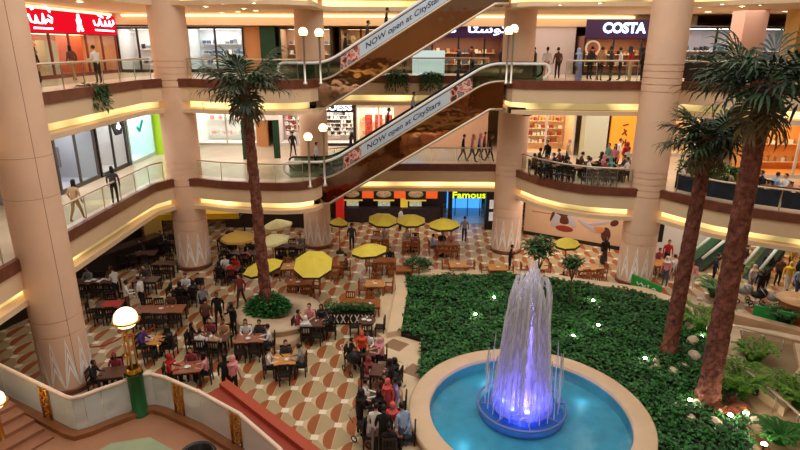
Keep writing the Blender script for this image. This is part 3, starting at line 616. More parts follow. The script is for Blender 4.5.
# right: white hall wall and what stands before it
mb = MB(); mb.box((17.3, 33.3, 1.85), (5.4, 0.2, 3.7), math.radians(-22)); wl = struct(mb, 'wall_white', WHITE, 'white wall behind the man in red', 'wall')
strokes([[(0, 0), (0, .7)], [(0, .7), (.3, .6)], [(.4, 0), (.4, .7), (.7, .65)]], M('grey_letter', (96, 84, 80), 0.6), wl, (17.4, 33.1, 2.1), math.radians(-22), 0.05, 'wall_sign')
mb = MB(); mb.box((15.75, 32.6, 1.75), (0.65, 0.4, 1.1)); mb.box((15.75, 32.6, 0.6), (0.08, 0.08, 1.2)); mb.box((15.75, 32.6, 0.03), (0.6, 0.5, 0.06)); tag(mb.build('loudspeaker', BLACK), 'black loudspeaker on a pole before the white wall', 'loudspeaker')
t = shop('yellow lit shop under the gallery behind the palm trunks', (20.0, 35.5, 0), math.radians(-18), 5.5, 3.4, 3.0, (232, 190, 110), split=2, pane=False, shelves=2, pal=(4, 0, 3), frame=WS, lit=PANEL_WARM)
t = shop('shop with rows of goods under the gallery at the right edge', (25.4, 33.6, 0), math.radians(-18), 4.6, 3.4, 3.0, (210, 170, 130), split=2, pane=False, shelves=3, pal=(0, 3, 5), frame=WS, lit=PANEL_WARM)
# ground floor left: dark counters, yellow awning
t = thing('bar_counter', 'long black bar counter under the left gallery', 'bar counter', (-18.3, 27.6, 0), math.radians(62))
q = MB(); q.box((3.0, 0, 0.6), (7.2, 0.7, 1.2)); q.build('counter_body', M('counter_black', (34, 24, 22), 0.4, var=0.3, scale=3), t); q = MB(); q.box((3.0, -0.02, 1.23), (7.3, 0.85, 0.06)); q.build('counter_top', M('counter_top', (66, 46, 40), 0.25), t)
q = MB(); q.box((3.0, 1.9, 1.5), (7.4, 0.3, 2.9)); q.build('back_shelf', DARK, t)
for k in range(5):
    q = MB(); q.box((0.4+k*1.3, 1.72, 1.7), (0.9, 0.06, 0.5)); q.build('menu_panel', M('menu_dim', (96, 74, 62), 0.5, var=0.4, scale=4), t)
YEL = M('yellow_awning', (214, 176, 22), 0.55, var=0.08, scale=2)
mb = MB(); mb.box((-15.9, 34.3, 1.6), (1.0, 0.6, 3.2), 0.2); struct(mb, 'pillar', M('yellow_pillar', (218, 178, 96), 0.6), 'yellow plaster pillar at the end of the black bar counter', 'pillar')
t = thing('cafe_awning', 'yellow awning over the dark cafe behind the corner column', 'awning', (-15.2, 32.6, 2.72))
q = MB(); q.add([(0, 0, 0), (5.4, 0, 0.15), (5.4, 1.3, 0.75), (0, 1.3, 0.6), (0, 0, -0.35), (5.4, 0, -0.2)], [(0, 1, 2, 3), (4, 5, 1, 0)]); q.add([(0, 0.02, 0), (5.4, 0.02, 0.13), (5.4, 1.3, 0.70), (0, 1.3, 0.55)], [(3, 2, 1, 0)]); q.build('awning_cloth', YEL, t)
q = MB(); q.bar((0.1, 0, -0.3), (0.1, 1.4, -0.3), 0.05); q.bar((5.3, 0, -0.2), (5.3, 1.4, -0.2), 0.05); q.build('awning_arm', BLACK, t)
for x in (0.1, 5.3): q = MB(); q.bar((x, 1.3, -2.72), (x, 1.3, 0.5), 0.06); q.build('awning_post', BLACK, t)
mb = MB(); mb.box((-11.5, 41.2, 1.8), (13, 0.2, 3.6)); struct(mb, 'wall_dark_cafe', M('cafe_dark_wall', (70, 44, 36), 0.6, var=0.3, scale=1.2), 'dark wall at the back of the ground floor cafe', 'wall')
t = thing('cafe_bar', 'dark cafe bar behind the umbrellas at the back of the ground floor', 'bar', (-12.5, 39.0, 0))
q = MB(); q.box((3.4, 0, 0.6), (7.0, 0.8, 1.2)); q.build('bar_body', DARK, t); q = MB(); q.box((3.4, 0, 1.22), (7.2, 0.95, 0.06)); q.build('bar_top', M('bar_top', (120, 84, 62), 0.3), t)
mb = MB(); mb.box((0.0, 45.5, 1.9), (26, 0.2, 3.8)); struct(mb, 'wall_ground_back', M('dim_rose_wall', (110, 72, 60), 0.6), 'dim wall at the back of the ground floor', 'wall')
# shops on the near side, behind and below the viewer
for x, Fz, s_, wl_ in ((-4.0, 0, 'left of two under the viewer on the ground floor', (220, 200, 180)), (7.0, 0, 'right of two under the viewer on the ground floor', (226, 180, 130)), (-3.0, F1, 'left of two below the viewer on the middle gallery', (230, 226, 220)), (8.0, F1, 'right of two below the viewer on the middle gallery', (210, 160, 120))):
    shop('lit shop front, '+s_, (x, -4.2, Fz), math.pi, 7.0, 3.2, 2.4, wl_, split=3, shelves=3, pal=(0, 3, 5, 2))
# ---------------- lamps of the ceilings
R = random.Random(3)
def downlight(p, label, cat='ceiling light', group=None, r=0.11):
    t = thing('downlight', label, cat, p, 0, group)
    q = MB(); q.lathe([(r*1.35, -0.02), (r*1.35, 0.02), (r, 0.02), (r, -0.02), (r*1.35, -0.02)], (0, 0, 0), 16); q.build('trim_ring', CHROME, t)
    q = MB(); q.lathe([(0.0, -0.008), (r, -0.008), (r, 0.01)], (0, 0, 0), 16); q.build('lamp_disc', SPOT, t)
for px, py in ((187, 6), (206, 8), (222, 5), (254, 4), (244, 10), (256, 12), (238, 13), (222, 14), (663, 14), (700, 8), (708, 13), (722, 5), (735, 14), (742, 8), (760, 6), (785, 13), (600, 4), (560, 6), (136, 5), (80, 3)):
    p = at(px, py, F3-1.70)
    if p.y < 45: downlight((p.x, p.y, F3-1.66), 'small round downlight in the ceiling of the upper gallery', 'ceiling light', 'downlights of the upper gallery', 0.14)
# ------------------------------------------------------------------ garden, fountain, palms
STONE = M('pale_stone', (222, 196, 160), 0.5, var=0.06, scale=1.5)
STONE2 = M('tan_stone', (196, 164, 130), 0.5, var=0.08, scale=1.5)
SOIL = M('soil', (44, 34, 24), 0.9, var=0.4, scale=5)
PC = Vector((4.46, 16.5)); PR = 4.05
inner = [(0.28, 28.85), (2.2, 28.85), (5.6, 29.0), (8.0, 28.6), (9.4, 27.85), (11.2, 27.3), (12.5, 26.7), (13.7, 25.3), (14.1, 23.2), (13.2, 21.3), (12.9, 19.0), (12.2, 17.0), (11.4, 15.0), (9.5, 11.5), (7.5, 11.0)]
for k in range(0, 13):                      # round the pool
    a = math.radians(-25+k*15.2); inner.append((PC.x+math.cos(a)*4.0, PC.y+math.sin(a)*4.0))
inner += [(0.95, 21.9), (0.07, 22.45), (0.43, 26.9)]
mb = MB(); mb.prism(inner, 0.0, 0.30); struct(mb, 'ground_bed', SOIL, 'dark soil of the garden round the fountain', 'soil')
# a dense mat of ground-cover leaves over the bed
def inside(x, y, poly):
    c = False; n = len(poly)
    for i in range(n):
        (x1, y1), (x2, y2) = poly[i], poly[(i+1) % n]
        if (y1 > y) != (y2 > y) and x < (x2-x1)*(y-y1)/(y2-y1)+x1: c = not c
    return c
def leaf(mb, p, L, wd, az, el, mat=0, fold=0.25):
    d = Vector((math.cos(az)*math.cos(el), math.sin(az)*math.cos(el), math.sin(el))); s_ = Vector((-math.sin(az), math.cos(az), 0)); u = s_.cross(d)
    p = Vector(p); m_ = p+d*L*0.5
    mb.add([p, m_+s_*wd*0.5+u*(-fold*wd), p+d*L-Vector((0, 0, L*0.15)), m_-s_*wd*0.5+u*(-fold*wd), m_+Vector((0, 0, 0.0))], [(0, 1, 4), (1, 2, 4), (2, 3, 4), (3, 0, 4)], mat)
IVY = [M('ivy_dark', (24, 78, 28), 0.55, var=0.3, scale=2), M('ivy_mid', (40, 108, 40), 0.5, var=0.3, scale=2), M('ivy_light', (60, 122, 48), 0.5, var=0.2, scale=2)]
R = random.Random(5); mb = MB(); n = 0
while n < 17000:
    x = R.uniform(-0.1, 14.2); y = R.uniform(11, 29.1)
    if not inside(x, y, inner) or math.hypot(x-PC.x, y-PC.y) < 4.12: continue
    hmp = 0.10*math.sin(x*2.1+1.3*math.sin(y*1.7))*math.cos(y*2.3)
    z = 0.36+hmp+R.uniform(0, 0.16)
    leaf(mb, (x, y, z), R.uniform(0.16, 0.28), R.uniform(0.11, 0.18), R.uniform(0, 6.283), R.uniform(-0.2, 0.8), R.choices((0, 1, 2), (0.5, 0.4, 0.1))[0]); n += 1
tag(mb.build('ground_cover_foliage', IVY), 'dense dark green ground cover filling the garden round the fountain', 'ground cover', None, 'stuff')
# border: low inner curb, lower outer step, and the plaza with dark inlays beside the pool
outer = [(-0.25, 29.6), (2.2, 29.55), (5.6, 29.7), (8.2, 29.25), (9.7, 28.45), (11.5, 27.85), (13.0, 27.2), (14.2, 25.7), (14.7, 23.2)]
mb = MB()
cin = [(0.07, 22.45), (0.43, 26.9), (0.28, 28.85), (2.2, 28.85), (5.6, 29.0), (8.0, 28.6), (9.4, 27.85), (11.2, 27.3), (12.5, 26.7), (13.7, 25.3), (14.1, 23.2)]
cout = [(-0.55, 22.2), (-0.2, 26.9), (-0.33, 29.4)]+outer[1:]
mb.ribbon(cout, cin, 0.0, 0.48); struct(mb, 'kerb', STONE, 'pale stone kerb round the far side of the garden', 'kerb')
mb = MB(); mb.prism([(-0.2, 29.4), (-1.0, 29.3), (-1.0, 26.9), (-1.25, 23.0), (-0.7, 22.2), (-0.55, 19.5), (0.2, 14.0), (1.2, 13), (1.0, 14.2), (0.42, 16.5), (0.85, 18.5), (0.95, 21.85), (0.0, 22.4), (0.0, 26.9)], 0.0, 0.2); struct(mb, 'path', STONE, 'pale stone path along the left side of the garden and the pool', 'path')
for px, py in ((396, 345), (416, 371)):
    c_ = at(px, py, 0.2); q = MB(); q.box((c_.x, c_.y, 0.206), (0.85, 0.75, 0.012), math.radians(-35)); struct(q, 'floor_inlay', M('inlay_brown', (150, 118, 90), 0.5), 'brown stone inlay of the pale path beside the pool', 'floor')
# fountain
t = thing('fountain', 'round stone fountain pool with a blue-lit plume in the middle of the garden', 'fountain', (PC.x, PC.y, 0))
q = MB(); q.lathe([(PR, 0), (PR, 0.42), (PR+0.08, 0.44), (PR+0.08, 0.6), (PR+0.02, 0.63), (3.46, 0.63), (3.40, 0.6), (3.40, 0.05)], (0, 0, 0), 80); q.build('stone_rim', M('pool_rim_stone', (216, 186, 152), 0.45, var=0.05, scale=1.5), t)
q = MB(); q.lathe([(0.0, 0.06), (3.41, 0.06)], (0, 0, 0), 64, 0, False); q.lathe([(3.395, 0.06), (3.395, 0.5)], (0, 0, 0), 64); q.build('pool_floor', M('pool_tile', (92, 166, 186), 0.4, var=0.14, scale=1.5), t)
def water_material():
    m = bpy.data.materials.new('pool_water'); m.use_nodes = True; nt = m.node_tree; nt.nodes.clear(); L = nt.links
    tr = nt.nodes.new('ShaderNodeBsdfTransparent'); tr.inputs[0].default_value = (0.70, 0.93, 1.0, 1)
    gl = nt.nodes.new('ShaderNodeBsdfGlossy'); gl.inputs['Roughness'].default_value = 0.06
    fr = nt.nodes.new('ShaderNodeFresnel'); fr.inputs[0].default_value = 1.33
    tc = nt.nodes.new('ShaderNodeTexCoord'); no = nt.nodes.new('ShaderNodeTexNoise'); no.inputs['Scale'].default_value = 3.5; no.inputs['Detail'].default_value = 3
    bp = nt.nodes.new('ShaderNodeBump'); bp.inputs['Strength'].default_value = 0.22; bp.inputs['Distance'].default_value = 0.03
    L.new(tc.outputs['Object'], no.inputs['Vector']); L.new(no.outputs['Fac'], bp.inputs['Height']); L.new(bp.outputs[0], gl.inputs['Normal']); L.new(bp.outputs[0], fr.inputs['Normal'])
    mx = nt.nodes.new('ShaderNodeMixShader'); o = nt.nodes.new('ShaderNodeOutputMaterial')
    L.new(fr.outputs[0], mx.inputs[0]); L.new(tr.outputs[0], mx.inputs[1]); L.new(gl.outputs[0], mx.inputs[2]); L.new(mx.outputs[0], o.inputs[0]); return m
q = MB(); q.lathe([(3.392, 0.42), (0.0, 0.42)], (0, 0, 0), 64, 0, True); q.build('pool_water', water_material(), t)
NC = (-0.1, 0.62)                          # middle of the nozzles
q = MB()
for rr in (1.55, 1.0): q.tube([(NC[0]+rr*math.cos(a), NC[1]+rr*math.sin(a), 0.44) for a in [2*math.pi*k/48 for k in range(49)]], 0.04, 8)
for k in range(8):
    a = k*math.pi/4; q.tube([(NC[0]+0.2*math.cos(a), NC[1]+0.2*math.sin(a), 0.44), (NC[0]+1.55*math.cos(a), NC[1]+1.55*math.sin(a), 0.44)], 0.03, 6)
q.build('nozzle_ring', M('nozzle_metal', (120, 130, 180), 0.4, 0.3), t)
q = MB(); q.lathe([(0.0, 0.08), (1.5, 0.08), (1.5, 0.16), (0.0, 0.17)], (NC[0], NC[1], 0), 48, 0, False); q.build('nozzle_plinth', M('plinth_tile', (60, 120, 190), 0.5), t)
BLUE = glow('underwater_lamp', (70, 90, 255), 26)
for k in range(7):
    a = 2*math.pi*k/7+0.35; q = MB(); x, y = NC[0]+0.62*math.cos(a), NC[1]+0.62*math.sin(a)
    q.lathe([(0.12, 0.0), (0.13, 0.08), (0.09, 0.1), (0, 0.1)], (x, y, 0.42), 12, 1); q.ball((x, y, 0.53), (0.095, 0.095, 0.06), 10, 6, 0); q.build('blue_lamp', [BLUE, CHROME], t)
WATER_W = None
def spray(name, dens, glossy=0.15):
    m = bpy.data.materials.new(name); m.use_nodes = True; nt = m.node_tree; nt.nodes.clear(); L = nt.links
    tl = nt.nodes.new('ShaderNodeBsdfTranslucent'); tl.inputs[0].default_value = (0.93, 0.93, 1, 1)
    df = nt.nodes.new('ShaderNodeBsdfDiffuse'); df.inputs[0].default_value = (0.93, 0.93, 1, 1)
    a1 = nt.nodes.new('ShaderNodeMixShader'); a1.inputs[0].default_value = 0.5; L.new(tl.outputs[0], a1.inputs[1]); L.new(df.outputs[0], a1.inputs[2])
    tr = nt.nodes.new('ShaderNodeBsdfTransparent'); mx = nt.nodes.new('ShaderNodeMixShader')
    tc = nt.nodes.new('ShaderNodeTexCoord'); mp = nt.nodes.new('ShaderNodeMapping'); mp.inputs['Scale'].default_value = (9, 9, 0.9)
    no = nt.nodes.new('ShaderNodeTexNoise'); no.inputs['Scale'].default_value = 1.6; no.inputs['Detail'].default_value = 3
    mr = nt.nodes.new('ShaderNodeMapRange'); mr.inputs['From Min'].default_value = 0.3; mr.inputs['From Max'].default_value = 0.75; mr.inputs['To Min'].default_value = dens*0.25; mr.inputs['To Max'].default_value = min(1, dens*1.6)
    L.new(tc.outputs['Object'], mp.inputs[0]); L.new(mp.outputs[0], no.inputs['Vector']); L.new(no.outputs['Fac'], mr.inputs['Value']); L.new(mr.outputs[0], mx.inputs[0])
    L.new(tr.outputs[0], mx.inputs[1]); L.new(a1.outputs[0], mx.inputs[2]); o = nt.nodes.new('ShaderNodeOutputMaterial'); L.new(mx.outputs[0], o.inputs[0]); return m
SPRAY = spray('spray_water', 0.45); MIST = spray('mist_water', 0.34)
R = random.Random(9); mb = MB()
for k in range(120):                        # the plume: jets that lean inwards, top out and fall back
    a = R.uniform(0, 6.283); r0 = 0.95*math.sqrt(R.random()); H = 4.7+0.5*(1-r0/1.1)+R.uniform(-1.1, 0.35); pts = []; rad = []
    for i in range(9):
        s_ = i/8; z = 0.5+H*(1-(1-s_)**2); rr = r0*(1-0.5*s_)+0.05*math.sin(s_*9+k)
        pts.append((NC[0]+rr*math.cos(a), NC[1]+rr*math.sin(a), z)); rad.append(0.028*(1+0.7*s_) if i < 8 else 0.004)
    mb.tube(pts, [v*1.15 for v in rad], 5)
    if k % 2 == 0:                          # falling veil
        pts = []; r1 = r0*0.5+0.06
        for i in range(7):
            s_ = i/6; pts.append((NC[0]+(r1+0.5*s_)*math.cos(a), NC[1]+(r1+0.5*s_)*math.sin(a), 0.5+H*(1-s_**1.6)))
        mb.tube(pts, [0.01, 0.03, 0.034, 0.03, 0.028, 0.026, 0.02], 5)
mo = mb.build('water_plume', SPRAY, t); mo['kind'] = 'stuff'
mb = MB()
for rb, rt, H in ((1.1, 0.5, 4.3), (0.85, 0.42, 4.8), (0.5, 0.28, 5.1)):
    prof = [(rb*(1-s_)+rt*s_, 0.45+H*s_) for s_ in [i/10 for i in range(10)]]+[(rt*0.5, 0.45+H)]
    mb.lathe(prof, (NC[0], NC[1], 0), 28)
mo = mb.build('water_mist', MIST, t); mo['kind'] = 'stuff'
for k in range(24):                         # low outer jets
    a = 2*math.pi*k/24; q = MB(); x, y = NC[0]+1.3*math.cos(a), NC[1]+1.3*math.sin(a); h = 2.0+0.4*math.sin(k*2.3)
    q.tube([(x, y, 0.46), (x-0.03*math.cos(a), y-0.03*math.sin(a), 0.46+h*0.6), (x-0.05*math.cos(a), y-0.05*math.sin(a), 0.46+h), (x+0.05*math.cos(a), y+0.05*math.sin(a), 0.46+h*0.5)], [0.02, 0.022, 0.02, 0.008], 5); q.build('outer_jet', SPRAY, t)
for a in (0.3, 2.4, 4.5): point('plume_tint_light', (PC.x+NC[0]+0.35*math.cos(a), PC.y+NC[1]+0.35*math.sin(a), 0.75), 90, (0.16, 0.11, 1.0), 0.1)
point('plume_tint_light', (PC.x+NC[0], PC.y+NC[1], 2.0), 170, (0.22, 0.15, 1.0), 0.1); point('plume_tint_light', (PC.x+NC[0], PC.y+NC[1], 3.3), 190, (0.36, 0.26, 1.0), 0.1); point('plume_tint_light', (PC.x+NC[0], PC.y+NC[1], 4.5), 130, (0.66, 0.58, 1.0), 0.1)  # added lights hung inside the plume to tint the spray, no fixtures here
for a in (0.5, 2.0, 3.6, 5.2): point('pool_fill_light', (PC.x+2.6*math.cos(a), PC.y+2.6*math.sin(a), 0.3), 3.5, (0.6, 0.9, 1.0), 0.15)  # added lights under the water that brighten the pool floor, without fixtures
# palms
TRUNK = M('palm_trunk', (112, 64, 50), 0.85, var=0.6, scale=7)
FROND = [M('palm_leaf_dark', (24, 44, 26), 0.5, var=0.3, scale=3), M('palm_leaf_mid', (44, 72, 40), 0.5, var=0.3, scale=3), M('palm_leaf_dry', (96, 84, 52), 0.7, var=0.3, scale=3)]
def frond_mesh(seed, L, fan, mat, n=22):
    r = random.Random(seed); mb = MB(); droop = r.uniform(0.35, 0.7)
    pts = [(L*s_, 0, -droop*L*0.25*s_*s_) for s_ in (0, 0.35, 0.7, 1.0)]; mb.tube(pts, [0.05, 0.035, 0.028, 0.02], 5, mat)
    for k in range(n):                      # blades fan out from the outer half of the stalk
        q = k/(n-1); a = math.radians(-115+230*q)+r.uniform(-0.05, 0.05); base = Vector((L*(1.0-0.55*abs(2*q-1)), 0, -droop*L*0.2))
        l = fan*(1.0-0.25*abs(2*q-1))*r.uniform(0.85, 1.1); d = Vector((math.cos(a), math.sin(a), r.uniform(0.0, 0.25))); s_ = Vector((-math.sin(a), math.cos(a), 0))
        w0 = 0.045; p1 = base+d*l*0.5; p2 = base+d*l*0.85-Vector((0, 0, l*0.16)); p3 = base+d*l-Vector((0, 0, l*r.uniform(0.3, 0.55)))
        mb.add([base, p1+s_*w0, p1-s_*w0, p2+s_*w0*0.8, p2-s_*w0*0.8, p3], [(0, 1, 2), (1, 3, 4, 2), (3, 5, 4)], mat)
    return mb
def palm(label, base, top, r0, r1, L, fan, nf, seed, tilt=0.0):
    t = thing('palm_tree', label, 'palm tree', base); d = Vector(top)-Vector(base); H = d.length; m = int(H*9); n = 18; mb = MB(); P = []
    for i in range(m+1):
        s_ = i/m; z = s_*H; rr = r0+(r1-r0)*s_+(0.12 if s_ > 0.96 else 0)+0.12*max(0, 1-s_*14)
        for k in range(n):
            a = 2*math.pi*k/n; g = max(math.sin(3*a+z*7.0), math.sin(-3*a+z*7.0))
            P.append((d.x*s_+rr*(1+0.2*g)*math.cos(a), d.y*s_+rr*(1+0.2*g)*math.sin(a), d.z*s_))
    mb.add(P, [(i*n+k, i*n+(k+1) % n, (i+1)*n+(k+1) % n, (i+1)*n+k) for i in range(m) for k in range(n)]); mb.build('trunk', TRUNK, t)
    ms = [frond_mesh(seed+i, L*(0.85+0.1*i), fan, 0).mesh('frond', [FROND[0 if i % 2 else 1]]) for i in range(4)]; dm = frond_mesh(seed+9, L*0.7, fan*0.9, 0).mesh('dry_frond', [FROND[2]])
    r = random.Random(seed)
    for k in range(nf):
        el = math.radians(50-66*(k/nf)**0.8+r.uniform(-8, 8)); az = k*2.39996+r.uniform(-0.2, 0.2)
        o = inst(ms[k % 4], 'frond', t, (d.x, d.y, d.z-0.1)); o.rotation_euler = (r.uniform(-0.3, 0.3), -el, az); o.scale = (1, 1, 1)
    for k in range(5):
        o = inst(dm, 'dry_frond', t, (d.x, d.y, d.z-0.25)); o.rotation_euler = (0, math.radians(62+r.uniform(-8, 10)), k*1.256+r.uniform(-.2, .2))
    return t
PCL = at(279, 311, 0.62)
pt = aty(244, 78, 24.3); palm('single palm with a dark fan crown rising from the round planter', (-6.35, 24.3, 0.6), (pt.x, 24.3, pt.z-0.1), 0.25, 0.18, 1.5, 1.0, 24, 11)
pt = aty(710, 133, 20.6); palm('shorter of the two garden palms, farther from the viewer', (11.2, 20.6, 0.25), (pt.x, 20.6, pt.z), 0.27, 0.2, 1.15, 0.9, 24, 21)
pt = aty(766, 82, 17.4); palm('tallest palm, with a thick scaly trunk, nearest the right edge', (11.15, 17.4, 0.25), (pt.x, 17.4, pt.z+0.1), 0.32, 0.23, 1.5, 1.15, 26, 31)
for px, py, w_ in ((667, 366, 0.75), (700, 414, 0.9)):      # pale rocks round the palm feet
    p = at(px, py, 0.3)
    for k in range(5):
        a = 2*math.pi*k/5+px; q = MB(); q.ball((0, 0, 0.02), (0.26, 0.2, 0.12), 8, 6)
        tag(q.build('rock', M('pale_rock', (214, 194, 168), 0.8, var=0.2, scale=4), None, (p.x+w_*0.8*math.cos(a), p.y+w_*0.6*math.sin(a), 0.36), a), 'pale rock at the foot of the '+('shorter garden palm' if px < 690 else 'tallest palm'), 'rock', 'rocks at the foot of the '+('shorter palm' if px < 690 else 'tallest palm'))
# round planter of the single palm
t = thing('round_planter', 'round beige planter with a seat step and a leafy shrub under the single palm', 'planter', (PCL.x, PCL.y, 0))
gx, gy = -6.25-PCL.x, 24.25-PCL.y
q = MB(); q.lathe([(1.95, 0), (1.95, 0.5), (2.02, 0.52), (2.02, 0.62), (0.9, 0.66), (0.9, 0.4), (0, 0.4)], (0, 0, 0), 64); q.build('planter_wall', M('planter_beige', (206, 180, 150), 0.5, var=0.05, scale=1.5), t)
q = MB(); q.lathe([(1.2, 0), (1.2, 0.26), (1.15, 0.3), (0, 0.3)], (0.2, -1.35, 0), 40); q.build('seat_step', STONE2, t)
q = MB(); q.ball((gx, gy, 0.62), (0.95, 0.85, 0.12), 20, 6); q.build('soil_mound', SOIL, t)
R = random.Random(4); q = MB()
for k in range(1500):
    a = R.uniform(0, 6.283); rr = 1.0*math.sqrt(R.random()); z = 0.66+0.75*(1-(rr/1.05)**2)*R.random()
    leaf(q, (gx+rr*math.cos(a), gy-0.1+rr*0.85*math.sin(a), z), R.uniform(0.16, 0.3), R.uniform(0.08, 0.14), a+R.uniform(-0.8, 0.8), R.uniform(-0.2, 0.9), R.choices((0, 1, 2), (0.35, 0.4, 0.25))[0])
q.build('shrub_foliage', IVY, t)
# small leafy trees behind the plume
def bush(name, label, base, H, rad, nl, mats, trunk_r=0.05, cat='tree', squash=0.75, seed=1, ll=0.3, group=None):
    t = thing(name, label, cat, base, 0, group); r = random.Random(seed); q = MB()
    q.tube([(0, 0, 0), (0.05, 0.03, H*0.4), (0.0, 0.0, H*0.75)], [trunk_r, trunk_r*0.8, trunk_r*0.5], 7)
    for k in range(5):
        a = k*1.256; q.tube([(0.02, 0.02, H*0.5), (rad*0.5*math.cos(a), rad*0.5*math.sin(a), H*0.8)], [trunk_r*0.6, trunk_r*0.25], 5)
    q.build('trunk', M('twig_brown', (86, 62, 46), 0.8), t); q = MB()
    for k in range(nl):
        a = r.uniform(0, 6.283); b = math.asin(r.uniform(-1, 1)); rr = rad*r.random()**0.4
        leaf(q, (rr*math.cos(b)*math.cos(a), rr*math.cos(b)*math.sin(a), H*0.85+rr*squash*math.sin(b)), ll*r.uniform(0.7, 1.2), ll*0.5, r.uniform(0, 6.283), r.uniform(-0.6, 0.6), r.randrange(len(mats)))
    q.build('foliage', mats, t); return t
LEAFY = [M('leaf_olive', (66, 104, 54), 0.5, var=0.2, scale=3), M('leaf_deep', (36, 78, 40), 0.5, var=0.2, scale=3)]
bush('young_tree', 'small leafy tree standing behind the fountain plume', (6.7, 25.2, 0.3), 3.7, 0.75, 420, LEAFY, 0.06, seed=3)
bush('young_tree', 'smaller leafy shoot just right of the tree behind the plume', (8.3, 25.0, 0.3), 2.9, 0.42, 180, LEAFY, 0.035, seed=5)
# garden lamps
GL = glow('garden_lamp_face', (255, 246, 214), 40)
def garden_lamp(px, py, pw, label, r=0.09):
    p = at(px, py, 0.5); t = thing('garden_lamp', label, 'lamp', (p.x, p.y, 0.3)); q = MB(); q.tube([(0, 0, 0), (0, 0, 0.16)], 0.025, 6); q.lathe([(0.06, 0.13), (r, 0.16), (r+0.02, 0.22), (r, 0.23)], (0, 0, 0), 12); q.build('housing', BLACK, t)
    q = MB(); q.ball((0, 0, 0.24), (r, r, 0.06), 10, 6); q.build('lamp_face', GL, t); point('garden_light', (p.x, p.y, 0.75), pw, (1, 0.9, 0.62), 0.08)
for px, py, s_ in ((494, 298, 'behind the plume on the left'), (475, 315, 'nearest the left kerb of the garden'), (527, 290, 'seen against the left edge of the plume top'), (593, 301, 'brightest on the lawn right of the plume'), (598, 326, 'in the lawn above the right pool rim'), (573, 336, 'just above the pool rim right of the plume'), (511, 321, 'close behind the plume low on the left'), (645, 359, 'near the foot of the shorter palm'), (690, 401, 'left of the tallest palm foot'), (702, 337, 'among the ferns between the two palms')):
    garden_lamp(px, py, 7, 'small garden lamp glowing white, '+s_, 0.07)
for px, py, s_ in ((746, 414, 'beside the red bromeliad'), (764, 445, 'at the bottom edge behind the pale stones'), (730, 416, 'under the red bromeliad')):
    garden_lamp(px, py, 15, 'small bright lamp '+s_, 0.09)
# lush plants lit from below on the right
LIT = [M('fern_bright', (122, 168, 56), 0.5, var=0.2, scale=3), M('fern_mid', (72, 126, 52), 0.5, var=0.2, scale=3)]
def fern(label, px, py, H, rad, n, seed, mats=LIT, name='fern', cat='fern'):
    p = at(px, py, 0.3); t = thing(name, label, cat, (p.x, p.y, 0.25)); r = random.Random(seed); q = MB()
    for k in range(n):
        az = k*2.39996; L = rad*r.uniform(0.7, 1.1); up = H*r.uniform(0.6, 1.1); pts = [Vector((L*s_*math.cos(az), L*s_*math.sin(az), up*(1.6*s_-1.1*s_*s_)+0.0)) for s_ in (0, .25, .5, .75, 1)]
        q.tube(pts, [0.018, 0.015, 0.012, 0.01, 0.005], 4, 0)
        for i in range(1, 5):
            for j in range(5):
                f = j/5; b = pts[i-1].lerp(pts[i], f)
                for sg in (-1, 1): leaf(q, b, 0.34*rad*(1.15-0.2*i), 0.085, az+sg*1.1, 0.1, r.randrange(2), 0.1)
    q.build('leaf_crown', mats, t); return t
fern('bright green fern palm growing between the two palm trunks', 697, 330, 1.9, 1.2, 30, 1)
fern('lit yellow green fern beside the foot of the tallest palm', 738, 392, 1.7, 1.1, 34, 2)
fern('green fern at the right edge beside the curved rail', 796, 405, 1.9, 1.1, 30, 3)
fern('dim green fern behind the curved rail of the dry basin', 752, 362, 1.5, 0.9, 22, 4)
fern('dark fern by the far wall of the dry basin', 783, 322, 1.1, 0.9, 18, 5, IVY[:2])
fern('tall dark green plant behind the trunk of the shorter palm', 716, 296, 1.7, 1.2, 20, 6, IVY[1:])
fern('red bromeliad bed at the foot of the tallest palm', 724, 408, 0.7, 0.75, 34, 7, [M('bromeliad_red', (112, 52, 40), 0.5, var=0.3, scale=3), M('bromeliad_brown', (96, 62, 36), 0.5)], 'bromeliad', 'flower bed')
fern('dark green fern by the lamp at the bottom edge', 780, 440, 1.0, 0.9, 20, 8, IVY[1:])
# dry basin with curved rail, pale wall and stones at the right
bas = [at(px, py, 0.3) for px, py in ((738, 336), (792, 346), (798, 374), (776, 400), (758, 386), (745, 368))]
mb = MB(); mb.prism([(p.x, p.y) for p in bas], 0.28, 0.36); struct(mb, 'floor_basin', M('basin_floor', (150, 128, 96), 0.6, var=0.1, scale=1), 'olive beige floor of the dry basin right of the palms', 'floor')
mb = MB(); bp = [(p.x, p.y) for p in bas]+[(bas[0].x, bas[0].y)]; mb.ribbon(offset(bp, -0.5), offset(bp, 0.0), 0.2, 0.62); struct(mb, 'kerb', STONE, 'pale stone kerb round the dry basin', 'kerb')
mb = MB(); mb.prism([(14.3, 21.0), (13.0, 19.4), (12.7, 16.6), (13.4, 14.5), (18.5, 14.5), (19.5, 19.5), (18.6, 22.6), (15.3, 23.6)], 0.0, 0.26); struct(mb, 'ground_terrace', STONE2, 'tan stone ground round the dry basin', 'ground')
p = at(768, 394, 0.4); mb = MB(); mb.box((p.x, p.y, 0.45), (0.9, 0.45, 0.3), math.radians(-40)); tag(mb.build('floor_grille', BLACK), 'black grille box at the near end of the dry basin', 'grille')
t = thing('curved_rail', 'curved pale metal rail sweeping round the dry basin', 'rail', (0, 0, 0)); q = MB(); rp = [at(px, py, 1.0) for px, py in ((708, 322), (716, 345), (735, 364), (760, 380), (788, 404), (806, 420))]
sm = smooth_path([(p.x, p.y) for p in rp], 2); q.tube([(x, y, 1.0) for x, y in sm], 0.05, 8); q.build('rail_tube', M('rail_pale', (206, 190, 166), 0.3, 0.6), t)
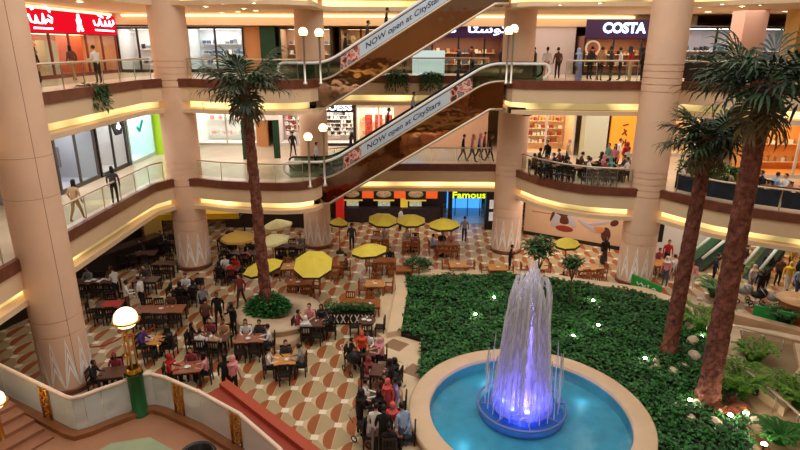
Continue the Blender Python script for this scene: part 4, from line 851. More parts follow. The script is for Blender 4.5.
for x, y in sm[::4]: q = MB(); q.tube([(x, y, 0.2), (x, y, 1.0)], 0.03, 6); q.build('post', CHROME, t)
t = thing('straight_rail', 'straight pale metal rail behind the dry basin', 'rail', (0, 0, 0)); a, b = at(706, 318, 1.0), at(806, 344, 1.0); q = MB(); q.tube([a, b], 0.06, 8); q.build('rail_tube', M('rail_pale', (206, 190, 166), 0.3, 0.6), t)
for k in range(6): p = a.lerp(b, k/5); q = MB(); q.tube([(p.x, p.y, 0.0), (p.x, p.y, 1.0)], 0.03, 6); q.build('post', CHROME, t)
a, b = at(690, 303, 0.5), at(806, 333, 0.5); mb = MB(); mb.ribbon([(a.x, a.y), (b.x, b.y)], offset([(a.x, a.y), (b.x, b.y)], -0.5), 0, 0.5); struct(mb, 'wall_low', STONE2, 'low tan wall beyond the ferns at the right', 'wall')
for px, py, s_ in ((706, 327, 'tall pale stone by the end of the curved rail'), (693, 360, 'pale boulder between the two palms'), (692, 345, 'upper pale boulder between the two palms'), (757, 428, 'pale boulder by the lamp under the ferns'), (690, 330, 'small pale boulder under the bright fern')):
    p = at(px, py, 0.3); q = MB(); q.ball((0, 0, 0.2), (0.3, 0.26, 0.26), 9, 6); tag(q.build('boulder', M('pale_rock', (214, 194, 168), 0.8, var=0.2, scale=4), None, (p.x, p.y, 0.27), px), s_, 'boulder')
GREENS = M('green_sign', (30, 132, 52), 0.5, emit=0.12)
def hoarding(label, p0, p1, z0, z1, txt=True):
    a = math.atan2(p1.y-p0.y, p1.x-p0.x); L = (p1-p0).length; t = thing('green_sign', label, 'sign', (p0.x, p0.y, 0), a); q = MB(); q.box((L/2, 0, (z0+z1)/2), (L, 0.08, z1-z0)); q.build('sign_panel', GREENS, t)
    for x in (0.1, L-0.1): q = MB(); q.box((x, 0.1, z1/2), (0.06, 0.06, z1)); q.build('stand', CHROME, t)
    if txt: strokes([[(0, .1), (.15, 0), (.3, .15), (.45, 0), (.6, .1)], [(.75, 0), (.75, .2)], [(.9, 0), (1.1, .15), (1.3, 0)]], WHITE, t, (L*0.2, -0.06, (z0+z1)/2-0.08), 0, 0.035)
hoarding('green sign with white lettering beside the foot of the right column', at(631, 285, 0.1), at(660, 298, 0.1), 0.1, 0.75)
hoarding('green sign panel in front of the prams at the right edge', at(752, 316, 0.2), at(792, 325, 0.2), 0.2, 0.8, False)
# low hedge planter beside the brown tables, and the pot at the garden corner
a, b = at(325, 322, 0), at(374, 324, 0); t = thing('hedge_planter', 'low hedge in a lattice box between the brown tables and the seated group', 'hedge', (a.x, a.y, 0)); L = b.x-a.x
q = MB(); q.box((L/2, 0, 0.3), (L, 0.5, 0.6)); q.build('box', DARK, t); q = MB()
for k in range(7): q.bar((0.15+k*L/7.2, -0.27, 0.1), (0.15+(k+0.6)*L/7.2, -0.27, 0.52), 0.04); q.bar((0.15+(k+0.6)*L/7.2, -0.275, 0.1), (0.15+k*L/7.2, -0.275, 0.52), 0.04)
q.build('lattice', WHITE, t); q = MB(); R = random.Random(8)
for k in range(500): leaf(q, (R.uniform(0, L), R.uniform(-0.25, 0.25), 0.6+0.35*R.random()), 0.16, 0.09, R.uniform(0, 6.28), R.uniform(-.2, .9), R.randrange(2))
q.build('foliage', IVY[:2], t)
p = at(417, 276, 0); t = thing('plant_pot', 'round pale pot with a leafy plant at the corner of the garden', 'potted plant', p); q = MB(); q.lathe([(0, 0), (0.45, 0), (0.62, 0.5), (0.68, 0.52), (0.68, 0.6), (0.55, 0.6), (0.5, 0.45), (0, 0.45)], (0, 0, 0), 28); q.build('pot', STONE, t); q = MB()
for k in range(350): a = R.uniform(0, 6.28); rr = 0.75*math.sqrt(R.random()); leaf(q, (rr*math.cos(a), rr*math.sin(a), 0.55+0.6*(1-rr)*R.random()), 0.24, 0.12, a, R.uniform(0, 1), R.randrange(2))
q.build('foliage', LEAFY, t)
# ------------------------------------------------------------------ the landing with its glass railing, lower left
ZP = 2.7; RP = [(-13.2, 15.0), (-11.46, 14.06), (-9.91, 13.22), (-8.75, 12.58), (-8.52, 12.5), (-8.3, 12.62), (-8.0, 12.91), (-7.23, 13.55), (-6.94, 13.64), (-6.5, 13.48), (-5.29, 12.79), (-3.98, 11.87), (-2.72, 10.61), (-2.0, 9.6)]
mb = MB(); mb.prism(RP+[(-2.0, 3.0), (-13.2, 3.0)], ZP-0.35, ZP); struct(mb, 'floor_landing', M('landing_tile', (164, 116, 88), 0.35, var=0.06, scale=1.5), 'pinkish tiled floor of the landing in the lower left corner', 'floor')
mb = MB(); mb.prism([(-8.6, 10.6), (-7.5, 12.15), (-6.6, 12.4), (-5.6, 11.8), (-4.6, 10.6), (-4.2, 8.0), (-8.6, 8.0)], ZP, ZP+0.006); struct(mb, 'floor_carpet', M('green_carpet', (150, 160, 128), 0.7, var=0.06, scale=2), 'sage green floor field of the landing', 'floor')
mb = MB(); mb.ribbon(offset(RP, -0.05), offset(RP, 0.24), ZP-0.4, ZP+0.14); struct(mb, 'kerb_landing', M('landing_kerb', (140, 88, 52), 0.4, var=0.1, scale=2), 'brown kerb under the glass railing of the landing', 'kerb')
t = thing('landing_railing', 'frosted glass railing with brass ornament posts round the lower left landing', 'railing', (0, 0, ZP))
FROST = clear('frosted_glass', (236, 240, 242), 0.10, 0.15, 0.5, (226, 234, 238))
q = MB(); q.tube([(x, y, 1.12) for x, y in RP], 0.055, 8); q.build('handrail', M('landing_rail_cap', (232, 206, 186), 0.3), t)
for a, b in zip(RP[:-1], RP[1:]):
    L = math.hypot(b[0]-a[0], b[1]-a[1]); q = MB(); q.box(((a[0]+b[0])/2, (a[1]+b[1])/2, 0.62), (L-0.015, 0.03, 0.94), math.atan2(b[1]-a[1], b[0]-a[0])); q.build('glass_panel', FROST, t)
GOLD = M('ornate_brass', (196, 132, 48), 0.35, 0.8, var=0.4, scale=12)
for (px, py) in ((43, 387), (177, 383), (235, 412)):
    p = at(px, py, ZP+1.1); q = MB(); a = math.radians(-28)
    ux, uy = math.cos(a), math.sin(a); cx, cy = p.x, p.y-0.05
    for s_ in (-0.16, 0.16): q.tube([(cx+ux*s_, cy+uy*s_, 0.15), (cx+ux*s_, cy+uy*s_, 1.1)], 0.035, 6)
    for k in range(4):
        z = 0.3+k*0.22; q.tube([(cx+ux*0.12*math.cos(w_), cy+uy*0.12*math.cos(w_), z+0.1*math.sin(w_)) for w_ in [2*math.pi*j/12 for j in range(13)]], 0.025, 5)
        q.ball((cx, cy, z), 0.05, 6, 4)
    q.build('brass_ornament', GOLD, t)
GLOBE = glow('globe_lamp', (255, 226, 168), 3.2)
def globe_post(label, p, zg, r, post, col=0.0, n=1, name='globe_lamp', green=None, power=60):
    t = thing(name, label, 'lamp', p); H = zg-p[2]
    if green:
        q = MB(); q.lathe([(0.24, 0), (0.24, 0.06), (0.2, 0.08), (0.2, green), (0.23, green+0.02), (0.23, green+0.08)], (0, 0, 0), 24); q.build('green_base', M('post_green', (22, 92, 44), 0.35), t)
        q = MB()
        for k in range(5):
            a = k*1.256; q.tube([(0.16*math.cos(a), 0.16*math.sin(a), green), (0.12*math.cos(a), 0.12*math.sin(a), green+0.5), (0.12*math.cos(a), 0.12*math.sin(a), H-r*1.6), (0.02*math.cos(a), 0.02*math.sin(a), H-r*0.9)], 0.022, 6)
        q.lathe([(0.17, green+0.05), (0.22, green+0.15), (0.17, green+0.25)], (0, 0, 0), 16); q.build('brass_stem', BRASS, t)
    else:
        q = MB(); q.lathe([(0.12, 0), (0.12, 0.1), (0.06, 0.14), (0.05, H-r), (0.1, H-r*0.95)], (0, 0, 0), 12); q.build('stem', post, t)
    q = MB(); q.ball((0, 0, H), r, 20, 12); q.build('globe', GLOBE, t)
    q = MB(); q.lathe([(r*1.03, H-r*0.35), (r*1.2, H-r*0.3), (r*1.2, H-r*0.15), (r*1.03, H-r*0.15)], (0, 0, 0), 24); q.lathe([(0.03, H-r*1.1), (r*0.55, H-r*0.9), (r*0.75, H-r*0.7)], (0, 0, 0), 16); q.build('globe_cradle', BRASS if post is BRASS else CHROME, t)
    if power: point('globe_light', (p[0], p[1], zg+r+0.15), power, (1, 0.82, 0.55), r)
globe_post('glowing globe lamp on a dark green post of the landing railing', (-7.28, 13.40, ZP), 5.68, 0.30, BRASS, green=1.25, power=45)
globe_post('globe lamp on a brass stem at the left edge beside the stairs', (-10.25, 12.1, ZP-0.1), 4.03, 0.26, BRASS, power=20)
for (px, py, Y, z, s_) in ((303, 32, 29.5, F2, 'taller left globe lamp before the left back column, upper gallery'), (319, 33, 29.7, F2, 'right globe lamp before the left back column, upper gallery'), (308, 137, 29.5, F1, 'lower left globe lamp at the foot of the lower escalator'), (323, 128, 29.9, F1, 'higher right globe lamp at the foot of the lower escalator'), (509, 31, 30.5, F2, 'left globe lamp of the pair at the head of the lower escalator'), (514, 29, 30.7, F2, 'right globe lamp of the pair at the head of the lower escalator')):
    g = aty(px, py, Y-0.15); globe_post(s_, (g.x, Y-0.15, z-0.1), g.z, 0.23, CHROME, power=0)
mb = MB(); d = Vector((-0.87, 0.49)); nn = Vector((-0.49, -0.87)); o0 = Vector((-9.1, 12.35))
t = thing('landing_stairs', 'brown stair treads climbing to the left beside the glass railing', 'stairs', (0, 0, 0))
for k in range(6):
    p = o0+d*(0.42*k); mb = MB(); c_ = p+d*1.2+nn*1.6; mb.box((c_.x, c_.y, ZP+0.06+0.1*k-0.05), (2.4, 3.2, 0.1+0.001*k), math.atan2(d.y, d.x)); mb.build('tread', M('stair_stone', (148, 98, 72), 0.4, var=0.1, scale=2), t)
t = thing('tub_chair', 'black leather tub chair on the landing at the bottom edge', 'armchair', at(197, 453, ZP+0.8).to_tuple()[:2]+(ZP,), -0.35)
q = MB(); prof = [(0.36, 0.25), (0.42, 0.3), (0.44, 0.75), (0.40, 0.82), (0.34, 0.78), (0.32, 0.45)]; P = []; na = 20
for r_, z in prof:
    for k in range(na+1): a = math.radians(-10+200*k/na); P.append((r_*math.cos(a), r_*math.sin(a), z))
q.add(P, [(i*(na+1)+k, i*(na+1)+k+1, (i+1)*(na+1)+k+1, (i+1)*(na+1)+k) for i in range(len(prof)-1) for k in range(na)], 0, True); LEATH = M('black_leather', (26, 24, 26), 0.35); q.build('shell', LEATH, t)
q = MB(); q.lathe([(0, 0.22), (0.38, 0.24), (0.38, 0.42), (0.3, 0.46), (0, 0.46)], (0, 0, 0), 20); q.build('seat', LEATH, t)
for sx in (-1, 1):
    for sy in (-1, 1): q = MB(); q.tube([(0.22*sx, 0.22*sy, 0), (0.22*sx, 0.22*sy, 0.25)], 0.025, 6); q.build('leg', CHROME, t)
# red parapet between the landing and the hall
t = thing('red_parapet', 'broad brick red parapet running from the landing to the bottom edge', 'parapet', (-6.2, 17.45, 0), math.radians(-43.5)); RED = M('brick_red', (158, 62, 44), 0.5, var=0.1, scale=1.5)
q = MB(); q.box((4.2, -0.75, 0.45), (8.6, 1.5, 0.9)); q.build('base', RED, t); q = MB(); q.box((4.2, -0.08, 0.99), (8.6, 0.34, 0.18)); q.build('raised_coping', M('brick_red_light', (176, 76, 52), 0.45), t)
q = MB(); q.box((0.1, -1.25, 0.98), (0.9, 0.7, 0.16)); q.ball((0.0, -1.3, 1.07), 0.05, 6, 4); q.ball((0.2, -1.2, 1.07), 0.05, 6, 4); q.build('beige_end_block', M('beige_block', (222, 190, 150), 0.5), t)
# plants that hang over the gallery edges, hedge on the right gallery
def hanging_plant(label, px, py, Y, z, s_=0.5):
    p = XY(px, Y, z); t = thing('hanging_plant', label, 'hanging plant', (p.x, Y, z)); q = MB(); q.lathe([(0, 0.1), (0.2, 0.12), (0.28, 0.35), (0.24, 0.36)], (0, 0, 0), 14); q.build('pot', M('pot_clay', (150, 110, 84), 0.7), t)
    q = MB(); r = random.Random(px)
    for k in range(560):
        a = r.uniform(0, 6.28); rr = s_*math.sqrt(r.random()); leaf(q, (rr*math.cos(a), rr*math.sin(a), 0.62-1.1*(rr/s_)**1.5*r.random()-0.1*r.random()), 0.26, 0.11, a, r.uniform(-1.2, 0.5), r.randrange(2))
    q.build('foliage', LEAFY, t)
hanging_plant('trailing plant hanging over the upper left gallery edge below the red sign', 93, 95, 25.2, F2-0.45, 0.62)
hanging_plant('left trailing plant on the upper gallery edge between the escalators', 396, 82, 34.6, F2-0.3, 0.6)
hanging_plant('right trailing plant on the upper gallery edge between the escalators', 431, 84, 34.6, F2-0.3, 0.6)
t = thing('box_hedge', 'leafy green hedge behind the dark railing, right of the right column', 'hedge', (15.3, 29.2, F1), math.radians(-42)); q = MB(); q.box((1.2, 0, 0.35), (3.4, 0.5, 0.7)); q.build('planter_box', DARK, t); q = MB(); R = random.Random(12)
for k in range(900): leaf(q, (R.uniform(-0.5, 2.9), R.uniform(-0.35, 0.35), 0.7+0.75*R.random()), 0.26, 0.12, R.uniform(0, 6.28), R.uniform(-.3, 1), R.randrange(3))
q.build('foliage', [LIT[1], IVY[1], IVY[2]], t)
t = thing('box_hedge', 'leafy green hedge on the upper gallery behind the palm crown', 'hedge', (15.6, 31.0, F2), math.radians(-40)); q = MB(); q.box((1.0, 0, 0.35), (2.6, 0.5, 0.7)); q.build('planter_box', DARK, t); q = MB()
for k in range(600): leaf(q, (R.uniform(-0.3, 2.3), R.uniform(-0.3, 0.3), 0.7+0.6*R.random()), 0.26, 0.12, R.uniform(0, 6.28), R.uniform(-.3, 1), R.randrange(2))
q.build('foliage', LEAFY, t)
# ------------------------------------------------------------------ furniture of the food hall
WENGE = M('wenge_wood', (38, 26, 24), 0.45, var=0.25, scale=6); TEAK = M('teak_wood', (150, 84, 38), 0.45, var=0.2, scale=5); TEAKL = M('teak_light', (204, 142, 74), 0.4, var=0.15, scale=4)
REDTOP = M('red_brown_top', (150, 92, 66), 0.3, var=0.15, scale=3); DTOP = M('dark_table_top', (96, 66, 54), 0.3, var=0.15, scale=3); SEATD = M('seat_dark', (30, 24, 26), 0.6)
def parts_mesh(fn, nm, mat): mb = MB(); fn(mb); return mb.mesh(nm, [mat])
def chair_meshes(wood, seatm, arms):
    d = []
    d.append(('seat', parts_mesh(lambda q: q.box((0, 0, 0.44), (0.44, 0.44, 0.06)), 'seat', seatm)))
    def back(q):
        q.box((0, -0.2, 0.92), (0.44, 0.035, 0.09)); q.box((0, -0.2, 0.62), (0.40, 0.03, 0.06))
        for x in (-0.2, 0.2): q.bar((x, -0.2, 0.45), (x, -0.21, 0.95), 0.04)
        for x in (-0.1, 0.0, 0.1): q.box((x, -0.2, 0.76), (0.045, 0.02, 0.28))
    d.append(('backrest', parts_mesh(back, 'backrest', wood)))
    for sx in (-1, 1):
        for sy in (-1, 1): d.append(('leg', parts_mesh(lambda q: q.bar((sx*0.19, sy*0.19, 0.0), (sx*0.19, sy*0.19, 0.42), 0.04), 'leg', wood)))
    if arms:
        for sx in (-1, 1):
            def arm(q): q.box((sx*0.24, 0.0, 0.66), (0.05, 0.44, 0.035)); q.bar((sx*0.24, 0.18, 0.4), (sx*0.24, 0.18, 0.65), 0.035)
            d.append(('armrest', parts_mesh(arm, 'armrest', wood)))
    return d
CH = {'dark': chair_meshes(WENGE, SEATD, False), 'teak': chair_meshes(TEAK, TEAK, True), 'black': chair_meshes(M('armchair_black', (24, 24, 26), 0.5), SEATD, True)}
CHN = {'dark': ('dining_chair', 'dark wooden chair'), 'teak': ('teak_armchair', 'teak armchair'), 'black': ('cafe_armchair', 'black armchair')}
PROTO = {}
def chair(kind, x, y, z, rz, where, group=None):
    nm, lab = CHN[kind]; label = lab+(', ' if where.startswith('near') or where.startswith('far') or where.startswith('left end') or where.startswith('right end') else ' ')+where
    if kind not in PROTO:
        t = thing(nm, label, 'chair', (x, y, z), rz, group); PROTO[kind] = t
        for n_, me in CH[kind]: inst(me, n_, t)
        return t
    return dup(PROTO[kind], (x, y, z), rz, label, group)
TABM = {}
def table(label, x, y, z, w_, d_, rz, top, wood, rnd=False, h=0.75):
    t = thing('dining_table', label, 'table', (x, y, z), rz); key = (w_, d_, top.name, rnd)
    if key not in TABM:
        q = MB()
        if rnd: q.lathe([(0, h-0.04), (w_/2, h-0.04), (w_/2, h), (0, h)], (0, 0, 0), 24, 0, False)
        else: q.box((0, 0, h-0.02), (w_, d_, 0.045))
        ms = [('tabletop', q.mesh('tabletop', [top]))]
        if rnd:
            q = MB(); q.tube([(0, 0, 0.04), (0, 0, h-0.05)], 0.04, 8); q.lathe([(0, 0), (0.26, 0), (0.24, 0.04), (0, 0.05)], (0, 0, 0), 16); ms.append(('pedestal', q.mesh('pedestal', [wood])))
        else:
            for sx in (-1, 1):
                for sy in (-1, 1): q = MB(); q.bar((sx*(w_/2-0.06), sy*(d_/2-0.06), 0), (sx*(w_/2-0.06), sy*(d_/2-0.06), h-0.04), 0.06); ms.append(('leg', q.mesh('leg', [wood])))
            q = MB(); q.box((0, 0, h-0.1), (w_-0.14, d_-0.14, 0.1)); ms.append(('apron', q.mesh('apron', [wood])))
        TABM[key] = ms
    for n_, me in TABM[key]: inst(me, n_, t)
    return t
SIDE = {'S': 'near side', 'N': 'far side', 'W': 'left end', 'E': 'right end'}
ORD = ['leftmost', 'second from left', 'third from left', 'fourth from left', 'fifth from left']
def spot(sd, i, n_):
    if sd in 'WE': return ('left' if sd == 'W' else 'right')+' end'+((' near', ' far')[i] if n_ > 1 else '')
    s_ = 'near' if sd == 'S' else 'far'
    return s_+' side' if n_ == 1 else s_+' '+(('left', 'right') if n_ == 2 else ('left', 'middle', 'right') if n_ == 3 else ('leftmost', 'second', 'third', 'rightmost'))[i]
SEATS = {}                                  # where somebody may sit: (table key, side, index) -> (x, y, z, heading)
def tableset(key, px, py, w_, d_, rz, sides, desc, kind='dark', top=None, rnd=False, z=0.0, gap=0.30):
    p = at(px, py, z+0.75); wood = WENGE if kind != 'teak' else TEAK; top = top or (DTOP if kind == 'dark' else TEAKL)
    full = {'long': 'long dark table', 'dark': 'dark table', 'teak': 'teak table', 'black': 'cafe table'}['long' if (kind == 'dark' and w_ > 1.7) else kind]
    if rnd: full = 'round '+full
    table(full+' '+desc, p.x, p.y, z, w_, d_, rz, top, wood, rnd)
    ca, sa = math.cos(rz), math.sin(rz); R_ = random.Random(key)
    for sd, n_ in sides.items():
        for i in range(n_):
            jit = R_.uniform(-0.05, 0.05); g = gap+R_.uniform(-0.04, 0.08)
            if sd in 'SN':
                lx = (i-(n_-1)/2)*min(0.62, w_/max(1, n_)); ly = (-1 if sd == 'S' else 1)*(d_/2+g-0.12); a = 0 if sd == 'S' else math.pi; lx += jit
            else:
                ly = (i-(n_-1)/2)*0.6; lx = (-1 if sd == 'W' else 1)*(w_/2+g-0.12); a = -math.pi/2 if sd == 'W' else math.pi/2; ly += jit
            a += R_.uniform(-0.15, 0.15); X = p.x+lx*ca-ly*sa; Y = p.y+lx*sa+ly*ca
            where = spot(sd, i, n_)+' of table '+desc
            chair(kind, X, Y, z, a+rz, where); SEATS[(key, sd, i)] = (X, Y, z, a+rz, spot(sd, i, n_)+' of table '+desc)
    return p
# dark tables of the hall on the left
tableset('t1', 138, 253, 2.1, 0.9, 0.12, {'S': 3, 'N': 3}, 'below the yellow pillar')
tableset('t2', 165, 263, 1.2, 0.8, 0.1, {'S': 2, 'N': 1}, 'left of the corner column')
tableset('t3', 164, 242, 1.6, 0.8, 0.1, {'S': 2, 'N': 2}, 'before the yellow awning')
tableset('t4', 95, 281, 2.3, 0.9, 0.1, {'S': 4, 'N': 3}, 'strewn with white papers')
tableset('t5', 146, 279, 1.3, 0.8, 0.05, {'N': 2, 'S': 1}, 'between two white-shirted men')
tableset('t6', 110, 304, 1.2, 0.85, 0.1, {'S': 2, 'N': 2, 'W': 1}, 'with a red cloth')
tableset('t7', 160, 309, 2.2, 0.9, 0.08, {'S': 4, 'N': 4}, 'right of the globe lamp', top=REDTOP)
tableset('t8', 190, 288, 1.3, 0.8, 0.1, {'S': 2, 'N': 2, 'W': 2}, 'at the corner column foot')
tableset('t9', 155, 340, 0.8, 0.8, 0.0, {'W': 1, 'E': 1, 'S': 1}, 'nearest the globe lamp', top=TEAKL, rnd=True)
tableset('t10', 212, 336, 1.5, 0.8, -0.05, {'N': 2, 'S': 2, 'W': 1}, 'near the suited walker')
tableset('t11', 250, 338, 1.2, 0.8, 0.1, {'N': 2, 'S': 2, 'E': 1}, 'left of planter seat step', top=REDTOP)
tableset('t12', 285, 359, 0.85, 0.8, 0.15, {'W': 1, 'N': 1, 'E': 1, 'S': 1}, 'before the planter seat step', top=TEAKL)
tableset('t13', 314, 322, 1.1, 0.8, -0.05, {'N': 2, 'S': 2, 'W': 1, 'E': 1}, 'right of the round planter')
tableset('t14', 188, 367, 1.0, 0.8, 0.2, {'W': 1, 'N': 1, 'E': 1}, 'behind the landing glass', top=REDTOP)
tableset('t15', 112, 372, 0.9, 0.8, 0.2, {'W': 1, 'N': 1}, 'beside the tall column foot')
tableset('t16', 367, 320, 0.8, 0.8, 0.0, {'W': 1, 'E': 1, 'S': 1}, 'holding dishes near the hedge', rnd=True)
tableset('t17', 366, 350, 0.9, 0.8, -0.1, {'W': 1, 'N': 1, 'E': 1}, 'beside the upper pram')
tableset('t18', 381, 370, 0.8, 0.8, -0.2, {'W': 1, 'E': 1}, 'left of upper path inlay')
tableset('t19', 382, 396, 0.9, 0.8, -0.1, {'W': 1, 'N': 1, 'E': 1, 'S': 1}, 'left of the pool rim')
tableset('t20', 390, 428, 0.9, 0.8, -0.1, {'W': 1, 'N': 1, 'E': 1, 'S': 1}, 'nearest the bottom edge', top=REDTOP)
tableset('t21', 238, 252, 2.2, 0.9, 0.0, {'S': 3, 'N': 3}, 'in the crowd behind palm')
tableset('t22', 228, 268, 1.3, 0.8, 0.0, {'S': 2, 'N': 2}, 'right of the corner column')
tableset('t23', 290, 246, 1.8, 0.8, 0.0, {'S': 2, 'N': 3}, 'just past the palm trunk')
tableset('t24', 232, 238, 1.8, 0.8, 0.0, {'S': 2, 'N': 2}, 'under the sand-coloured umbrella')
# teak tables under the umbrellas
tableset('k1', 287, 266, 0.9, 0.9, 0.1, {'W': 1, 'E': 1, 'N': 1}, 'right of the palm trunk', 'teak')
tableset('k2', 300, 282, 1.3, 0.9, 0.05, {'S': 2, 'N': 1, 'E': 1}, 'behind the round planter', 'teak', TEAK)
tableset('k3', 335, 264, 0.9, 0.9, 0.1, {'W': 1, 'E': 1, 'S': 1}, 'right of the biggest umbrella', 'teak', TEAK)
tableset('k4', 375, 283, 1.0, 0.9, 0.0, {'W': 1, 'E': 1, 'N': 1}, 'at the stone path end', 'teak')
tableset('k5', 350, 302, 1.0, 0.9, 0.0, {'N': 1}, 'behind low hedge, left', 'teak', TEAK)
tableset('k6', 370, 303, 1.0, 0.9, 0.0, {'N': 1}, 'behind low hedge, right', 'teak', TEAK)
tableset('k7', 385, 260, 1.3, 0.9, 0.0, {'S': 2, 'N': 2, 'W': 1}, 'under the lone umbrella', 'teak', TEAK)
tableset('k8', 380, 238, 1.2, 0.9, 0.0, {'S': 2, 'N': 2}, 'under left trio umbrella', 'teak', TEAK)
tableset('k9', 411, 240, 1.2, 0.9, 0.0, {'S': 2, 'N': 2}, 'under middle trio umbrella', 'teak', TEAK)
tableset('k10', 447, 243, 1.4, 0.9, 0.0, {'S': 3, 'N': 2, 'W': 1}, 'under right trio umbrella', 'teak', TEAK)
tableset('k11', 458, 264, 1.0, 0.9, 0.0, {'W': 1, 'E': 1}, 'behind the potted plant', 'teak')
tableset('k12', 497, 267, 1.0, 0.9, 0.0, {'W': 1, 'E': 1}, 'at the back column foot', 'teak', TEAKL)
tableset('k13', 587, 267, 1.4, 0.9, 0.1, {'W': 1, 'E': 1, 'S': 2}, 'right of the small trees', 'teak', TEAKL)
tableset('k14', 404, 268, 0.9, 0.9, 0.0, {'W': 1, 'E': 1}, 'left of the potted plant', 'teak', TEAK)
tableset('k15', 536, 266, 0.9, 0.9, 0.0, {'W': 1, 'E': 1}, 'behind the small leafy tree', 'teak', TEAKL)
tableset('k16', 662, 262, 1.5, 0.9, 0.3, {'N': 2, 'S': 2}, 'before the loudspeaker', 'teak', TEAKL)
# cafe terrace on the middle gallery
for i, (px, Y) in enumerate(((544, 31.7), (556, 31.0), (578, 30.6), (600, 30.3), (617, 30.2))):
    p = XY(px, Y, F1); nm = ('next to the back column', 'second from the back column', 'before the pale pillar', 'before the orange board', 'next to the right column')[i]
    table('small cafe table on the terrace '+nm, p.x, Y+0.4, F1, 0.7, 0.7, 0.2, REDTOP, WENGE)
    for sd, dx in (('left', -0.62), ('right', 0.62)):
        chair('black', p.x+dx, Y+0.35, F1, -math.pi/2 if dx < 0 else math.pi/2, sd+' of the terrace table '+nm); SEATS[('m%d' % i, sd, 0)] = (p.x+dx, Y+0.35, F1, -math.pi/2 if dx < 0 else math.pi/2, sd+' of terrace table '+nm)
for i, (px, Y) in enumerate(((700, 28.3), (722, 27.6), (748, 27.0), (772, 26.6), (795, 26.2))):
    p = XY(px, Y, F1); nm = ('right of the hedge', 'behind the shorter palm crown', 'behind the tallest trunk', 'right of the tallest trunk', 'at the right edge')[i]
    table('cafe table of the middle gallery '+nm, p.x, Y+0.5, F1, 0.8, 0.8, -0.4, REDTOP, WENGE)
    for sd, dx in (('left', -0.66), ('right', 0.66)):
        chair('black', p.x+dx, Y+0.5-dx*0.4, F1, -math.pi/2 if dx < 0 else math.pi/2, sd+' of the gallery table '+nm); SEATS[('r%d' % i, sd, 0)] = (p.x+dx, Y+0.5-dx*0.4, F1, -math.pi/2 if dx < 0 else math.pi/2, sd+' of the gallery table '+nm)
# umbrellas
UMB = M('umbrella_yellow', (230, 208, 74), 0.6, var=0.06, scale=2); UMBP = M('umbrella_pale', (226, 218, 160), 0.6); UMBT = M('umbrella_tan', (200, 160, 70), 0.6)
UV = M('umbrella_valance', (52, 44, 30), 0.6)
def umbrella(label, px, py, r=1.0, h=2.35, cloth=UMB, tilt=(0, 0), z=0.0, drop=0.38):
    p = at(px, py, z+h); t = thing('patio_umbrella', label, 'umbrella', (p.x, p.y, z)); n = 8; T = Matrix.Rotation(tilt[0], 4, 'X') @ Matrix.Rotation(tilt[1], 4, 'Y')
    def tr(v): return T @ Vector(v)+Vector((0, 0, h))
    q = MB(); q.lathe([(0, 0), (0.26, 0), (0.26, 0.08), (0.05, 0.1), (0.05, 0.3)], (0, 0, 0), 20); q.build('base', BLACK, t)
    q = MB(); q.tube([(0, 0, 0.1), (0, 0, h-0.1)], 0.025, 8); q.build('pole', M('umbrella_pole', (120, 90, 60), 0.5), t)
    P = [tr((0, 0, drop*0.5))]+[tr((r*math.cos(2*math.pi*(k+.5)/n), r*math.sin(2*math.pi*(k+.5)/n), -drop*0.5)) for k in range(n)]+[tr((0.5*r*math.cos(2*math.pi*(k+.5)/n), 0.5*r*math.sin(2*math.pi*(k+.5)/n), drop*0.06)) for k in range(n)]
    q = MB(); q.add(P, [(0, 9+k, 9+(k+1) % n) for k in range(n)]+[(9+k, 1+k, 1+(k+1) % n, 9+(k+1) % n) for k in range(n)]); q.build('canopy', cloth, t)
    q = MB(); P = []
    for k in range(n): a = 2*math.pi*(k+.5)/n; P += [tr((r*math.cos(a), r*math.sin(a), -drop*0.5)), tr((r*1.01*math.cos(a), r*1.01*math.sin(a), -drop*0.5-0.13))]
    q.add(P, [(2*k, 2*((k+1) % n), 2*((k+1) % n)+1, 2*k+1) for k in range(n)]); q.build('valance', UV if cloth is UMB else cloth, t)
    for k in range(n):
        a = 2*math.pi*(k+.5)/n; q = MB(); q.tube([tr((0, 0, drop*0.5-0.05)), tr((r*0.97*math.cos(a), r*0.97*math.sin(a), -drop*0.5-0.02))], 0.012, 4); q.build('rib', M('umbrella_pole', (120, 90, 60), 0.5), t)
umbrella('biggest yellow umbrella, tipped toward the viewer above teak chairs', 313, 262, 1.0, 2.3, UMB, (0.42, 0), drop=0.3)
umbrella('yellow umbrella cut by the palm trunk', 262, 264, 1.0, 2.3, UMB, (0.05, -0.22))
umbrella('pale yellow umbrella right behind the palm trunk', 272, 237, 0.95, 2.3, UMBP, (0.0, -0.2))
umbrella('sand-coloured umbrella in the crowd left of the palm', 238, 234, 1.0, 2.3, UMBT, (0.0, 0.0))
umbrella('small pale umbrella at the back, right of the palm', 277, 222, 0.9, 2.3, UMBP, (0, -0.12))
umbrella('lone yellow umbrella in the middle of the hall', 369, 247, 0.98, 2.35, UMB, (0.02, -0.08))
umbrella('left of the three yellow umbrellas before the food counters', 383, 217, 0.95, 2.3, UMB, (0.18, 0.05))
umbrella('middle of the three yellow umbrellas before the food counters', 411, 217.5, 0.95, 2.3, UMB, (0.12, 0))
umbrella('right of the three yellow umbrellas before the food counters', 444, 221.5, 0.98, 2.3, UMB, (0.06, -0.05))
umbrella('yellow umbrella before the printed partition', 567, 240.5, 0.72, 2.2, UMB, (0.08, -0.08))
umbrella('small yellow umbrella beside the left back column', 339, 220, 0.6, 2.2, UMB, (0, 0.1))
